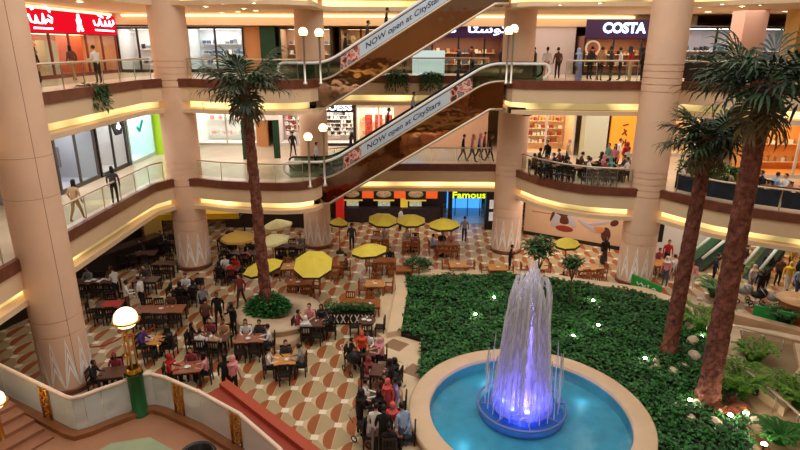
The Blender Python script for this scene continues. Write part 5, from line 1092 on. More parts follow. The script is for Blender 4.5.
# table ware
PLATE = MB(); PLATE.lathe([(0, 0.005), (0.07, 0.008), (0.12, 0.025), (0.125, 0.028), (0.07, 0.014), (0, 0.012)], (0, 0, 0), 18); PLATE = PLATE.mesh('plate', [M('plate_white', (236, 232, 226), 0.3)])
CUP = MB(); CUP.lathe([(0, 0), (0.035, 0.0), (0.045, 0.1), (0.038, 0.1), (0.03, 0.01)], (0, 0, 0), 12); CUP = CUP.mesh('cup', [M('cup_white', (232, 228, 222), 0.4)])
PAPER = MB(); PAPER.box((0, 0, 0.004), (0.3, 0.21, 0.006)); PAPER = PAPER.mesh('paper_sheet', [M('paper', (236, 234, 240), 0.7)])
def ware(me, nm, px, py, label, cat, z=0.0, rz=0.0): p = at(px, py, z+0.76); o = inst(me, nm, None, (p.x, p.y, z+0.7565), (0, 0, rz)); tag(o, label, cat); return o
for px, py, s_ in ((88, 281, 'leftmost on the long dark table'), (94, 279.5, 'second from left on the long dark table'), (99, 281, 'third from left on the long dark table'), (104, 279, 'rightmost on the long dark table')): ware(PAPER, 'paper_sheet', px, py, 'white paper sheet '+s_+' strewn with papers', 'paper', rz=px)
for px, py, s_ in ((288, 266, 'on the light teak table right of the palm trunk'), (298, 282, 'on the teak table behind the round planter'), (375, 283.5, 'on the teak table at the end of the stone path'), (370, 303.5, 'on the teak table behind the low hedge, right'), (458, 264, 'on the teak table behind the potted plant'), (498, 267, 'on the teak table at the foot of the back column'), (364, 319.5, 'leftmost on the round table holding dishes'), (369, 320.5, 'right on the round table holding dishes'), (248, 338.5, 'on the table left of the planter seat step'), (287, 359.5, 'on the table before the planter seat step'), (187, 367, 'on the table behind the landing glass'), (390, 427, 'on the table nearest the bottom edge'), (161, 308.5, 'on the reddish table right of the globe lamp'), (212, 336, 'on the table beside the man in a suit'), (588, 267, 'on the teak table right of the small trees')): ware(PLATE, 'plate', px, py, 'white plate '+s_, 'plate')
for px, py, s_ in ((367, 318.5, 'on the round table holding dishes'), (386, 428.5, 'left on the table nearest the bottom edge'), (394, 428, 'right on the table nearest the bottom edge'), (152, 340, 'on the round table nearest the globe lamp'), (316, 322, 'on the dark table right of the round planter'), (190, 368, 'on the table behind the landing glass'), (373, 283, 'on the teak table at the end of the stone path'), (291, 281.5, 'on the teak table behind the round planter')): ware(CUP, 'cup', px, py, 'white cup '+s_, 'cup')
p = at(113, 303.5, 0.76); q = MB(); q.box((0, 0, 0.008), (0.9, 0.7, 0.012)); q.box((0, -0.352, -0.1), (0.9, 0.008, 0.2)); tag(q.build('tablecloth', M('red_cloth', (186, 56, 48), 0.7), None, (p.x, p.y, 0.757), 0.1), 'red cloth spread over the dark table near the globe lamp', 'tablecloth')
# prams, bins, round counter
def pram(label, p, rz, cloth):
    t = thing('pram', label, 'pram', p, rz); q = MB(); q.ball((0, 0, 0.62), (0.24, 0.36, 0.18), 14, 8); q.build('carrycot', cloth, t); q = MB(); q.ball((0, -0.16, 0.76), (0.25, 0.24, 0.26), 14, 8); q.build('hood', cloth, t)
    q = MB(); q.tube([(-0.22, 0.36, 0.7), (-0.22, 0.6, 1.0), (0.22, 0.6, 1.0), (0.22, 0.36, 0.7)], 0.018, 6); q.build('handle', CHROME, t)
    q = MB(); q.tube([(-0.25, 0.3, 0.12), (0, 0, 0.5), (-0.25, -0.3, 0.12)], 0.016, 6); q.tube([(0.25, 0.3, 0.12), (0, 0, 0.5), (0.25, -0.3, 0.12)], 0.016, 6); q.build('frame', CHROME, t)
    for sx in (-1, 1):
        for sy in (-1, 1): q = MB(); q.tube([(sx*0.26, sy*0.3+0.11*math.cos(w_), 0.12+0.11*math.sin(w_)) for w_ in [2*math.pi*j/12 for j in range(13)]], 0.022, 6); q.build('wheel', RUBBER, t)
PBLK = M('pram_black', (26, 26, 30), 0.6); PGRY = M('pram_grey', (150, 150, 154), 0.6)
pram('black pram left of the woman in orange', at(353, 372), 0.6, PBLK); pram('black pram right of the dark-clad man, beside the path', at(395, 393), -0.5, PBLK); pram('black pram in the lower group near the bottom edge', at(366, 441), 1.0, PBLK)
for px, py, c_, s_ in ((742, 302, PGRY, 'leftmost of the row at the right edge'), (756, 306, PBLK, 'second of the row at the right edge'), (771, 309, PGRY, 'third of the row at the right edge'), (784, 315, PBLK, 'last of the row at the right edge')): pram(('grey' if c_ is PGRY else 'black')+' pram, '+s_, at(px, py), 1.3, c_)
p = at(795, 318); t = thing('round_counter', 'round orange kiosk counter at the right edge', 'counter', (p.x, p.y, 0)); q = MB(); q.lathe([(0, 0), (0.75, 0), (0.75, 0.95)], (0, 0, 0), 28); q.build('counter_body', M('counter_orange', (196, 120, 72), 0.5), t); q = MB(); q.lathe([(0, 0.95), (0.95, 0.95), (0.98, 1.0), (0, 1.02)], (0, 0, 0), 28); q.build('counter_top', M('counter_peach', (226, 178, 128), 0.4), t)
# escalators down at the right, seen behind the crowd
def small_esc(label, a, b, w_=0.9):
    t = thing('escalator', label, 'escalator', a); d = b-a; L = Vector((d.x, d.y, 0)); n = Vector((-L.y, L.x, 0)).normalized()*w_
    q = MB(); q.add([(0, 0, 0), d, d+n, n, (0, 0, -0.1), d-Vector((0, 0, 0.6)), d+n-Vector((0, 0, 0.6)), n-Vector((0, 0, 0.1))], [(0, 1, 2, 3), (7, 6, 5, 4), (0, 4, 5, 1), (2, 6, 7, 3), (1, 5, 6, 2)]); q.build('step_band', M('escalator_step', (70, 70, 72), 0.4, 0.7), t)
    for o_ in (Vector((0, 0, 0)), n):
        q = MB(); q.tube([o_+Vector((0, 0, 0.85)), o_+d+Vector((0, 0, 0.85))], 0.09, 8); q.build('handrail', M('handrail_pale', (206, 214, 206), 0.35), t)
        q = MB(); q.add([o_, o_+d, o_+d+Vector((0, 0, 0.8)), o_+Vector((0, 0, 0.8))], [(0, 1, 2, 3)]); q.build('side_glass', clear('green_glass', (150, 200, 170), 0.1, 0.05, 0.25, (60, 110, 80)), t)
small_esc('left pale escalator at the right, beside the palm trunk, going up', at(700, 272, 0), aty(742, 238, 31.5)); small_esc('right pale escalator with a broad light handrail among the crowd', at(757, 284, 0), aty(786, 248, 29.6))
# more of the cafe terrace, a booth under the left gallery and a rope barrier
for i, (px, Y, s_) in enumerate(((548, 33.4, 'near the bakery'), (590, 32.3, 'before the pale pillar'), (612, 31.4, 'before the orange board'))):
    p = XY(px, Y, F1); table('rear cafe table of the terrace '+s_, p.x, Y, F1, 0.7, 0.7, 0.1, REDTOP, WENGE)
    for sd, dx in (('left', -0.62), ('right', 0.62)):
        chair('black', p.x+dx, Y, F1, -math.pi/2 if dx < 0 else math.pi/2, sd+' of the rear terrace table '+s_); SEATS[('n%d' % i, sd, 0)] = (p.x+dx, Y, F1, -math.pi/2 if dx < 0 else math.pi/2, sd+' of rear terrace table '+s_)
for px, Y, s_ in ((545, 30.7, 'behind the railing next to the back column'), (556, 30.3, 'second behind the railing from the back column'), (567, 30.0, 'third behind the railing from the back column'), (586, 29.5, 'behind the railing before the pale pillar'), (598, 29.45, 'behind the railing left of the orange board'), (611, 29.4, 'behind the railing next to the right column')):
    p = XY(px, Y+0.2, F1); chair('black', p.x, Y+0.2, F1, 0.3, s_)
for px, py, s_ in ((8, 322, 'nearest the left edge'), (26, 296, 'just left of the tall column')):
    p = at(px, py, 0); t = thing('booth_sofa', 'dark brown booth sofa under the left gallery, '+s_, 'sofa', p, 1.2); LB = M('booth_leather', (44, 28, 24), 0.45)
    q = MB(); q.box((0, 0, 0.22), (2.0, 0.8, 0.44)); q.build('seat', LB, t); q = MB(); q.box((0, -0.42, 0.6), (2.0, 0.2, 1.2)); q.build('backrest', LB, t)
a, b = at(92, 366, 0), at(157, 345, 0); t = thing('rope_barrier', 'red rope barrier on posts between the tall column and the globe lamp', 'rope barrier', a); d = b-a
for k in (0, 0.5, 1): q = MB(); q.lathe([(0, 0), (0.16, 0), (0.15, 0.03), (0.025, 0.05), (0.025, 0.92), (0.05, 0.95), (0, 1.0)], d*k, 12); q.build('post', BRASS, t)
for k in (0, 0.5): q = MB(); q.tube([d*(k+0.5*s_)+Vector((0, 0, 0.88-0.5*s_*(1-s_))) for s_ in [j/8 for j in range(9)]], 0.03, 6); q.build('rope', M('rope_red', (170, 40, 36), 0.7), t)
# ------------------------------------------------------------------ people
def skin_body(joints, edges, radii):
    me = bpy.data.meshes.new('body'); me.from_pydata(joints, edges, []); o = bpy.data.objects.new('body_tmp', me); C.objects.link(o)
    m = o.modifiers.new('skin', 'SKIN'); m.use_smooth_shade = True
    for i, r in enumerate(radii):
        r = r if isinstance(r, tuple) else (r, r); me.skin_vertices[0].data[i].radius = r; me.skin_vertices[0].data[i].use_root = (i == 0)
    s_ = o.modifiers.new('sub', 'SUBSURF'); s_.levels = 1; s_.render_levels = 1
    dg = bpy.context.evaluated_depsgraph_get(); out = bpy.data.meshes.new_from_object(o.evaluated_get(dg)); bpy.data.objects.remove(o); return out
def figure(pose):
    """joints of one figure, facing +y; slots 0 skin 1 top 2 trousers 3 shoes 4 dark of the eye 5 lips"""
    J = []; E_ = []; Rd = []; seg = []
    def j(p, r, par=None, s_=None):
        J.append(tuple(p)); Rd.append(r)
        if par is not None: E_.append((par, len(J)-1)); seg.append((par, len(J)-1, s_))
        return len(J)-1
    sit = pose.startswith('sit'); dz = -0.42 if sit else 0.0; robe = 'robe' in pose; lean = 0.10 if 'lean' in pose else 0.03
    pel = j((0, 0, 0.95+dz), (0.165, 0.12) if not robe else (0.19, 0.15)); sp = j((0, lean*0.4, 1.13+dz), (0.145, 0.105), pel, 1); chs = j((0, lean, 1.33+dz), (0.165, 0.115), sp, 1)
    nb = j((0, lean+0.01, 1.46+dz), 0.07, chs, 1); nk = j((0, lean+0.03, 1.53+dz), 0.052, nb, 0); hd = j((0, lean+0.05, 1.60+dz), 0.06, nk, 0)
    sleeve = 0 if 'short' in pose else 1
    A = {'stand': ((.25, .0, 1.16), (.25, .08, .92)), 'walk': ((.25, -.08, 1.16), (.25, .06, .94)), 'table': ((.24, .10, 1.16), (.14, .34, 1.17)), 'talk': ((.25, .05, 1.17), (.2, .26, 1.24)), 'phone': ((.24, .06, 1.14), (.10, .22, 1.34)), 'tray': ((.22, .05, 1.14), (.18, .32, 1.12))}
    la = 'table'; ra = 'table'
    if 'stand' in pose: la = ra = 'stand'
    if 'walk' in pose: la, ra = 'walk', 'stand'
    if 'talk' in pose: ra = 'talk'
    if 'phone' in pose: ra = 'phone'
    if 'tray' in pose: la = ra = 'tray'
    for sx, key in ((-1, la), (1, ra)):
        e, w_ = A[key]; sh = j((sx*0.185, lean, 1.40+dz), 0.062, chs, 1); el = j((sx*e[0], e[1]+lean, e[2]+dz), 0.046, sh, 1); wr = j((sx*w_[0], w_[1]+lean, w_[2]+dz), 0.034, el, sleeve)
        d = (Vector(J[wr])-Vector(J[el])).normalized(); side = Vector((-d.y, d.x, 0)) if abs(d.z) < 0.8 else Vector((0, 1, 0)); side.normalize()
        pm = j(Vector(J[wr])+d*0.075, (0.036, 0.022), wr, 0)
        for f, (off, l) in enumerate(((-0.027, 0.07), (-0.009, 0.085), (0.009, 0.08), (0.027, 0.062))):
            k = j(Vector(J[pm])+d*0.035+side*off, 0.0095, pm, 0); j(Vector(J[k])+d*l*0.8+Vector((0, 0, -0.02)), 0.008, k, 0)
        th = j(Vector(J[wr])+d*0.03+side*sx*-0.045, 0.011, wr, 0); j(Vector(J[th])+d*0.05+side*sx*-0.012, 0.009, th, 0)
    if robe and not sit:
        a = j((0, 0.0, 0.62), (0.22, 0.18), pel, 2); b = j((0, 0.0, 0.30), (0.25, 0.21), a, 2); j((0, 0.0, -0.03), (0.27, 0.23), b, 2)
    else:
        for sx in (-1, 1):
            hp = j((sx*0.09, 0.0, 0.90+dz), 0.095, pel, 2)
            if sit: kn = j((sx*0.11, 0.42, 0.94+dz), 0.068 if not robe else 0.11, hp, 2); an = j((sx*0.11, 0.40 if 'tuck' not in pose else 0.30, 0.09), 0.042 if not robe else 0.10, kn, 2); toe = j((sx*0.12, 0.53, 0.035), 0.034, an, 3)
            elif 'walk' in pose: y = 0.20*sx; kn = j((sx*0.09, y*0.6+0.05, 0.50), 0.062, hp, 2); an = j((sx*0.09, y*1.4-0.02, 0.09), 0.042, kn, 2); toe = j((sx*0.10, y*1.4+0.13, 0.035), 0.034, an, 3)
            else: kn = j((sx*0.10, 0.02, 0.50), 0.062, hp, 2); an = j((sx*0.11, -0.02, 0.09), 0.042, kn, 2); toe = j((sx*0.12, 0.12, 0.035), 0.034, an, 3)
    me = skin_body(J, E_, Rd); V = [v.co.copy() for v in me.vertices]; F_ = [list(p.vertices) for p in me.polygons]; SG = [(Vector(J[a]), Vector(J[b]), s_) for a, b, s_ in seg]; mi = []
    for f in F_:
        c_ = sum((V[i] for i in f), Vector())/len(f); best = (9, 0)
        for a, b, s_ in SG:
            ab = b-a; t_ = max(0, min(1, (c_-a).dot(ab)/max(1e-9, ab.length_squared))); dd = (c_-(a+ab*t_)).length-(0.03 if s_ in (1, 2) else 0)
            if dd < best[0]: best = (dd, s_)
        mi.append(best[1])
    mb = MB(); mb.v = [tuple(v) for v in V]; mb.f = F_; mb.m = mi; mb.s = [True]*len(F_)
    bpy.data.meshes.remove(me)
    hc = Vector((0, lean+0.06, 1.655+dz)); n, k = 14, 12; P = []   # head with brow, nose, chin
    for i in range(k+1):
        q = -math.pi/2+math.pi*i/k
        for jj in range(n):
            a = 2*math.pi*jj/n; x = 0.076*math.cos(q)*math.cos(a); y = 0.097*math.cos(q)*math.sin(a); z = 0.115*math.sin(q)
            if z < -0.02: y += 0.012*(1 if y > 0 else -0.3); x *= 1-0.22*min(1, (-z-0.02)/0.09)
            P.append((hc.x+x, hc.y+y, hc.z+z))
    mb.add(P, [(i*n+jj, i*n+(jj+1) % n, (i+1)*n+(jj+1) % n, (i+1)*n+jj) for i in range(k) for jj in range(n)], 0, True)
    mb.add([hc+Vector(v) for v in ((0, .122, -.022), (-.017, .09, -.03), (.017, .09, -.03), (0, .092, .022), (0, .088, -.036))], [(0, 3, 1), (0, 2, 3), (0, 1, 4), (0, 4, 2)], 0)
    for sx in (-1, 1): mb.ball(hc+Vector((sx*0.03, 0.084, 0.008)), (0.013, 0.01, 0.008), 8, 5, 4); mb.ball(hc+Vector((sx*0.076, 0, -0.005)), (0.012, 0.022, 0.032), 6, 5, 0)
    mb.ball(hc+Vector((0, 0.092, -0.058)), (0.024, 0.008, 0.008), 8, 5, 5)
    me = mb.mesh('person_body', [M('skin_tan', (196, 140, 104), 0.6)]*6); return me, hc
POSE = {}
def get_pose(p):
    if p not in POSE: POSE[p] = figure(p)
    return POSE[p]
def hair_mesh(kind):
    mb = MB(); n = 14
    if kind == 'scarf':                     # wraps head and throat, open at the face
        P = []; rows = [(0.135, 0.0), (0.10, 0.075), (0.06, 0.1), (0.0, 0.106), (-0.06, 0.102), (-0.12, 0.10), (-0.17, 0.14), (-0.22, 0.185)]
        for i, (z, r) in enumerate(rows):
            for k in range(n+1): a = math.radians((60 if 0.0 < r and -0.1 < z < 0.08 else 88))+(2*math.pi-2*math.radians(0))*0; a0 = math.radians(90+(38 if -0.09 < z < 0.075 else 0)); a1 = math.radians(450-(38 if -0.09 < z < 0.075 else 0)); a = a0+(a1-a0)*k/n; P.append((r*0.92*math.cos(a), r*1.12*math.sin(a)-0.006, z))
        m = len(rows); mb.add(P, [(i*(n+1)+k+1, i*(n+1)+k, (i+1)*(n+1)+k, (i+1)*(n+1)+k+1) for i in range(m-1) for k in range(n)], 0, True)
    else:
        low = {'short': -0.04, 'long': -0.22, 'cap': 0.02}[kind]; rows = [(0.132, 0.0), (0.118, 0.05), (0.085, 0.078), (0.04, 0.09), (0.0, 0.092), (low*0.5, 0.09), (low, 0.075 if kind != 'long' else 0.085)]; P = []
        for z, r in rows:
            op = 0 if z > 0.065 else 62
            for k in range(n+1): a0 = math.radians(90+op); a1 = math.radians(450-op); a = a0+(a1-a0)*k/n; P.append((r*0.94*math.cos(a), r*1.16*math.sin(a)-0.006, z))
        mb.add(P, [(i*(n+1)+k+1, i*(n+1)+k, (i+1)*(n+1)+k, (i+1)*(n+1)+k+1) for i in range(len(rows)-1) for k in range(n)], 0, True)
    return mb.mesh('hair', [M('hair_black', (24, 18, 16), 0.5)])
HAIR = {k: hair_mesh(k) for k in ('short', 'long', 'scarf')}
PAL = {'white': (226, 222, 218), 'black': (26, 24, 26), 'grey': (136, 134, 136), 'red': (176, 36, 36), 'maroon': (112, 34, 40), 'pink': (226, 150, 150), 'orange': (214, 84, 44), 'purple': (72, 50, 128), 'blue': (64, 96, 160), 'navy': (32, 38, 66), 'beige': (206, 176, 140), 'tan': (186, 140, 96), 'brown': (98, 62, 46), 'yellow': (222, 184, 56), 'teal': (90, 160, 150), 'denim': (70, 88, 122), 'lightblue': (150, 176, 210), 'coral': (226, 92, 88), 'charcoal': (58, 56, 60), 'lilac': (150, 140, 180), 'olive': (106, 104, 70)}
def cl(n_): return M('cloth_'+n_, PAL[n_], 0.8, var=0.06, scale=8)
SKIN = [M('skin_tan', (196, 140, 104), 0.6), M('skin_light', (220, 168, 132), 0.6), M('skin_brown', (140, 92, 66), 0.6)]
EYE = M('eye_dark', (24, 18, 16), 0.3); LIP = M('lip', (160, 88, 78), 0.6); SHOE = M('shoe_dark', (30, 26, 24), 0.5); SHOEW = M('shoe_white', (226, 222, 216), 0.5)
NP = [0]
def person(label, pos, rz, pose, top, low, hair='short', haircol=None, scale=1.0, group=None):
    NP[0] += 1; r = random.Random(NP[0]); t = thing('person', label, 'person', pos, rz, group); me, hc = get_pose(pose); b = inst(me, 'body', t)
    sk = SKIN[r.choice((0, 0, 1, 1, 2))]
    for i, m in enumerate((sk, cl(top), cl(low), SHOEW if r.random() < 0.25 else SHOE, EYE, LIP)): b.material_slots[i].link = 'OBJECT'; b.material_slots[i].material = m
    h = inst(HAIR[hair], 'headscarf' if hair == 'scarf' else 'hair', t, hc); h.material_slots[0].link = 'OBJECT'
    h.material_slots[0].material = cl(haircol) if haircol else M('hair_black', (24, 18, 16), 0.5)
    sc = scale*r.uniform(0.97, 1.04); t.scale = (sc, sc, sc); return t
def seated(key, side, i, top, low='charcoal', hair='short', haircol=None, pose='sit table', extra=''):
    X, Y, z, a, where = SEATS[(key, side, i)]; what = ('woman in '+top+', '+(haircol or 'black')+' headscarf') if hair == 'scarf' else ('long-haired woman in '+top if hair == 'long' else 'seated person in '+top)
    return person(what+', '+where, (X-0.02*math.cos(a+math.pi/2), Y-0.02*math.sin(a+math.pi/2), z-0.0), a, pose, top, low, hair, haircol)
def face(dx, dy): return math.atan2(dy, dx)-math.pi/2
def stand(px, py, rz, pose, top, low, label, hair='short', haircol=None, z=0.0, scale=1.0): return person(label, at(px, py, z), rz, pose, top, low, hair, haircol, scale)
def standY(px, Y, z, rz, pose, top, low, label, hair='short', haircol=None): return person(label, XY(px, Y, z), rz, pose, top, low, hair, haircol)
# seated in the hall
for a in (('t1', 'N', 1, 'charcoal'), ('t3', 'N', 0, 'white', 'denim'), ('t3', 'S', 1, 'navy'), ('t3', 'N', 1, 'charcoal'), ('t4', 'N', 2, 'brown', 'black'), ('t4', 'N', 0, 'grey'), ('t5', 'N', 0, 'charcoal'), ('t8', 'N', 0, 'white', 'black'), ('t8', 'N', 1, 'black', 'black'), ('t8', 'S', 0, 'black', 'black', 'scarf'), ('t8', 'S', 1, 'black', 'navy', 'scarf'), ('t7', 'N', 2, 'brown'),
          ('t9', 'W', 0, 'purple', 'black'), ('t9', 'E', 0, 'black', 'black', 'scarf'), ('t10', 'W', 0, 'black', 'black', 'long'), ('t10', 'N', 0, 'maroon', 'black'), ('t10', 'N', 1, 'tan', 'black'), ('t10', 'S', 0, 'white', 'black'), ('t10', 'S', 1, 'beige', 'black'),
          ('t11', 'N', 0, 'white', 'black', 'long'), ('t11', 'N', 1, 'charcoal', 'black'), ('t11', 'E', 0, 'white', 'charcoal'), ('t12', 'W', 0, 'white', 'black'), ('t12', 'N', 0, 'charcoal', 'black'), ('t12', 'E', 0, 'grey', 'charcoal'), ('t13', 'W', 0, 'maroon', 'black'), ('t13', 'N', 0, 'pink', 'denim'), ('t13', 'N', 1, 'charcoal', 'black', 'scarf'), ('t13', 'S', 0, 'white', 'black', 'scarf', 'white'), ('t13', 'E', 0, 'black', 'black'),
          ('t14', 'W', 0, 'red', 'black', 'scarf', 'red'), ('t14', 'N', 0, 'maroon', 'black'), ('t14', 'E', 0, 'pink', 'black', 'long'), ('t15', 'N', 0, 'maroon', 'black', 'long', 'maroon'), ('t15', 'W', 0, 'black', 'black'), ('t17', 'W', 0, 'black', 'black'), ('t17', 'N', 0, 'white', 'denim'), ('t17', 'E', 0, 'pink', 'black', 'scarf', 'pink'), ('t18', 'W', 0, 'maroon', 'pink', 'scarf', 'maroon'), ('t18', 'E', 0, 'black', 'black', 'scarf'),
          ('t19', 'W', 0, 'white', 'black'), ('t19', 'N', 0, 'brown', 'black', 'long'), ('t19', 'E', 0, 'beige', 'black'), ('t19', 'S', 0, 'black', 'black', 'scarf'), ('t20', 'W', 0, 'white', 'grey', 'scarf', 'black'), ('t20', 'N', 0, 'coral', 'black', 'scarf', 'coral'), ('t20', 'E', 0, 'lightblue', 'denim'), ('t20', 'S', 0, 'black', 'black'),
          ('t21', 'N', 0, 'black', 'black'), ('t21', 'N', 1, 'beige', 'black'), ('t21', 'N', 2, 'charcoal', 'black'), ('t21', 'S', 0, 'black', 'black'), ('t21', 'S', 2, 'pink', 'black', 'long'), ('t22', 'N', 0, 'white', 'black'), ('t22', 'N', 1, 'red', 'black', 'long'), ('t22', 'S', 0, 'black', 'black', 'scarf'), ('t22', 'S', 1, 'red', 'black'), ('t23', 'N', 0, 'white', 'black'), ('t23', 'N', 2, 'grey', 'black'), ('t24', 'N', 0, 'brown', 'black'), ('t24', 'S', 1, 'black', 'black'),
          ('k2', 'N', 0, 'brown', 'black'), ('k3', 'E', 0, 'brown', 'charcoal'), ('k8', 'N', 1, 'white', 'black'), ('k9', 'N', 0, 'white', 'charcoal'), ('k9', 'S', 1, 'brown', 'black'), ('k10', 'W', 0, 'lightblue', 'denim'), ('k10', 'N', 1, 'pink', 'black'), ('k10', 'N', 0, 'charcoal', 'black'), ('k7', 'N', 1, 'black', 'black'), ('k16', 'N', 0, 'pink', 'black', 'scarf'), ('k16', 'S', 1, 'white', 'black'), ('k16', 'N', 1, 'maroon', 'black'),
          ('m0', 'left', 0, 'brown', 'black'), ('m0', 'right', 0, 'black', 'black'), ('m1', 'right', 0, 'black', 'black', 'scarf'), ('m2', 'left', 0, 'black', 'black'), ('m2', 'right', 0, 'charcoal', 'black'), ('m3', 'left', 0, 'white', 'black'), ('m3', 'right', 0, 'teal', 'black', 'scarf', 'teal'), ('m4', 'left', 0, 'maroon', 'black'), ('m4', 'right', 0, 'white', 'black'),
          ('r0', 'right', 0, 'grey', 'black'), ('r1', 'left', 0, 'black', 'black'), ('r1', 'right', 0, 'yellow', 'black'), ('r2', 'right', 0, 'black', 'black'), ('r3', 'left', 0, 'black', 'charcoal'), ('r3', 'right', 0, 'white', 'black'), ('r4', 'left', 0, 'lightblue', 'denim'), ('r4', 'right', 0, 'brown', 'black')):
    seated(*a)
for a in (('n0', 'left', 0, 'charcoal', 'black'), ('n0', 'right', 0, 'maroon', 'black'), ('n1', 'left', 0, 'brown', 'black'), ('n1', 'right', 0, 'black', 'black', 'scarf'), ('n2', 'left', 0, 'pink', 'black', 'scarf', 'pink'), ('n2', 'right', 0, 'charcoal', 'black'), ('m1', 'left', 0, 'grey', 'black'), ('r0', 'left', 0, 'white', 'black'), ('r2', 'left', 0, 'beige', 'black', 'long')): seated(*a)
# standing and walking in the hall
stand(118, 300, face(-0.5, 0.2), 'stand tray', 'white', 'black', 'waiter in white shirt and black trousers at the table strewn with papers')
stand(129, 315, face(0.8, 0.6), 'stand tray', 'white', 'brown', 'man in white shirt seen from behind, left of the pair in white', scale=1.0)
stand(144, 309, face(-0.9, 0.1), 'stand talk', 'white', 'black', 'man in white shirt and dark trousers, right of the pair in white')
stand(242, 306, face(-0.2, -1), 'walk', 'maroon', 'charcoal', 'person in dark red walking toward the viewer left of the planter')
stand(205, 318, face(0.6, -0.8), 'walk', 'grey', 'black', 'man in grey shirt walking left of the man in a suit')
stand(220, 327, face(0.1, -1), 'walk', 'black', 'black', 'man in a black suit walking toward the viewer')
stand(208, 335, face(0.1, 1), 'stand', 'brown', 'black', 'person in reddish brown standing behind the man in white')
stand(235, 338, face(-0.4, -0.6), 'stand talk', 'black', 'black', 'person in black standing between the two groups left of the planter', 'scarf')
stand(235, 397, face(0.3, 1), 'stand', 'pink', 'black', 'person in pink just behind the end of the red parapet', 'scarf', 'pink'); stand(228, 396, face(-0.3, 1), 'stand', 'black', 'black', 'dark-haired person in black at the end of the red parapet', 'long')
stand(464, 242, face(0.1, 1), 'stand', 'grey', 'navy', 'man in grey shirt and dark jeans before the blue doorway')
stand(509, 273, face(0.9, -0.3), 'stand phone', 'black', 'black', 'person in black standing at the foot of the back column')
stand(603, 264, face(0, -1), 'robe stand', 'black', 'charcoal', 'woman in a long black robe before the printed partition', 'scarf', 'black')
stand(665, 268, face(-0.1, -1), 'stand', 'red', 'black', 'man in a red shirt before the white wall')
stand(362, 368, face(0.2, -0.9), 'stand tray', 'orange', 'black', 'woman in orange bending over the pram', 'scarf', 'orange'); stand(389, 420, face(-0.4, -0.5), 'robe stand', 'coral', 'coral', 'woman in a long coral robe beside the lowest table', 'scarf', 'coral')
stand(397, 421, face(-0.8, -0.2), 'stand', 'lilac', 'white', 'person in lilac just right of the woman in coral'); stand(392, 400, face(-0.8, 0.2), 'robe stand', 'black', 'black', 'woman in a black robe beside the pram near the path', 'scarf')
stand(376, 452, face(0.2, 0.9), 'stand', 'white', 'grey', 'person in white at the bottom edge of the lowest group', 'short'); stand(360, 436, face(0.6, 0.4), 'stand tray', 'black', 'black', 'person in black leaning over the lowest table from the left', 'scarf'); stand(384, 455, face(0, 1), 'stand', 'black', 'black', 'person in black at the bottom edge right of the one in white'); stand(403, 452, face(-0.5, 0.7), 'stand', 'lightblue', 'denim', 'person in light blue at the bottom edge nearest the pool')
stand(400, 232, face(0.5, -0.3), 'stand tray', 'white', 'black', 'waiter in white between the left and middle umbrellas of the three'); stand(352, 250, face(0, 1), 'stand', 'charcoal', 'black', 'person in charcoal left of the lone umbrella')
for px, py, top, low, hr, hc_, pose, s_ in ((748, 292, 'white', 'grey', 'scarf', 'beige', 'stand', 'in white beside the right escalator foot'), (736, 286, 'black', 'black', 'short', None, 'stand', 'in black left of the one in white'), (765, 278, 'black', 'black', 'scarf', None, 'robe stand', 'in a black robe right of the escalator handrail'), (785, 290, 'yellow', 'white', 'scarf', 'yellow', 'walk', 'in a yellow top and white trousers'), (776, 284, 'brown', 'black', 'short', None, 'stand', 'in brown left of the one in yellow'), (793, 284, 'black', 'black', 'short', None, 'stand', 'in black right of the one in yellow'), (795, 296, 'lightblue', 'denim', 'short', None, 'walk', 'in light blue at the right edge'), (728, 276, 'brown', 'black', 'short', None, 'stand', 'in brown behind the tallest palm trunk'), (742, 270, 'charcoal', 'black', 'short', None, 'stand', 'in charcoal between the two pale escalators'), (770, 268, 'charcoal', 'black', 'short', None, 'stand', 'in charcoal high behind the right escalator'), (788, 270, 'yellow', 'brown', 'long', None, 'stand', 'in yellow far back at the right'), (664, 284, 'pink', 'denim', 'scarf', 'white', 'stand', 'in pink behind the green sign'), (676, 285, 'white', 'black', 'short', None, 'stand', 'in white behind the right end of the green sign'), (690, 288, 'pink', 'white', 'long', None, 'stand', 'in pink between the palm trunks'), (712, 282, 'navy', 'black', 'short', None, 'stand', 'in navy between the palm trunks'), (758, 298, 'black', 'black', 'scarf', None, 'stand', 'in black behind the row of prams'), (722, 292, 'grey', 'black', 'short', None, 'stand', 'in grey just right of the tallest trunk')):
    stand(px, py+2, face(math.sin(px), -0.7), pose, top, low, ('woman ' if hr != 'short' else 'man ')+s_, hr, hc_)
# middle gallery
standY(78, 22.9, F1, face(0.2, 1), 'walk', 'beige', 'tan', 'woman in beige walking on the left middle gallery'  , 'long'); standY(116, 25.6, F1, face(-0.3, 1), 'stand', 'charcoal', 'black', 'woman with long hair on the left middle gallery by the railing', 'long')
standY(293, 37.6, F1, face(0.2, 1), 'walk', 'black', 'black', 'man in black walking past the pink shelves'); standY(316, 33.2, F1, face(1, -0.2), 'stand', 'white', 'brown', 'man stepping onto the foot of the lower escalator'); standY(195, 41.0, F1, face(1, 0), 'walk', 'pink', 'white', 'person in pink before the bright white shop')
for px, Y, top, low, hr, hc_, s_ in ((462, 36.3, 'black', 'denim', 'short', None, 'man in black, leftmost of the walkers under the escalator'), (471, 36.0, 'pink', 'denim', 'scarf', 'pink', 'woman in pink, second of the walkers under the escalator'), (478, 36.6, 'lilac', 'navy', 'scarf', 'pink', 'woman in lilac, third of the walkers under the escalator'), (489, 36.1, 'black', 'black', 'short', None, 'person in black, nearest the back column on the middle gallery'), (483, 37.5, 'maroon', 'black', 'short', None, 'man in maroon behind the walkers under the escalator')):
    standY(px, Y, F1, face(1, -0.2), 'walk', top, low, s_, hr, hc_)
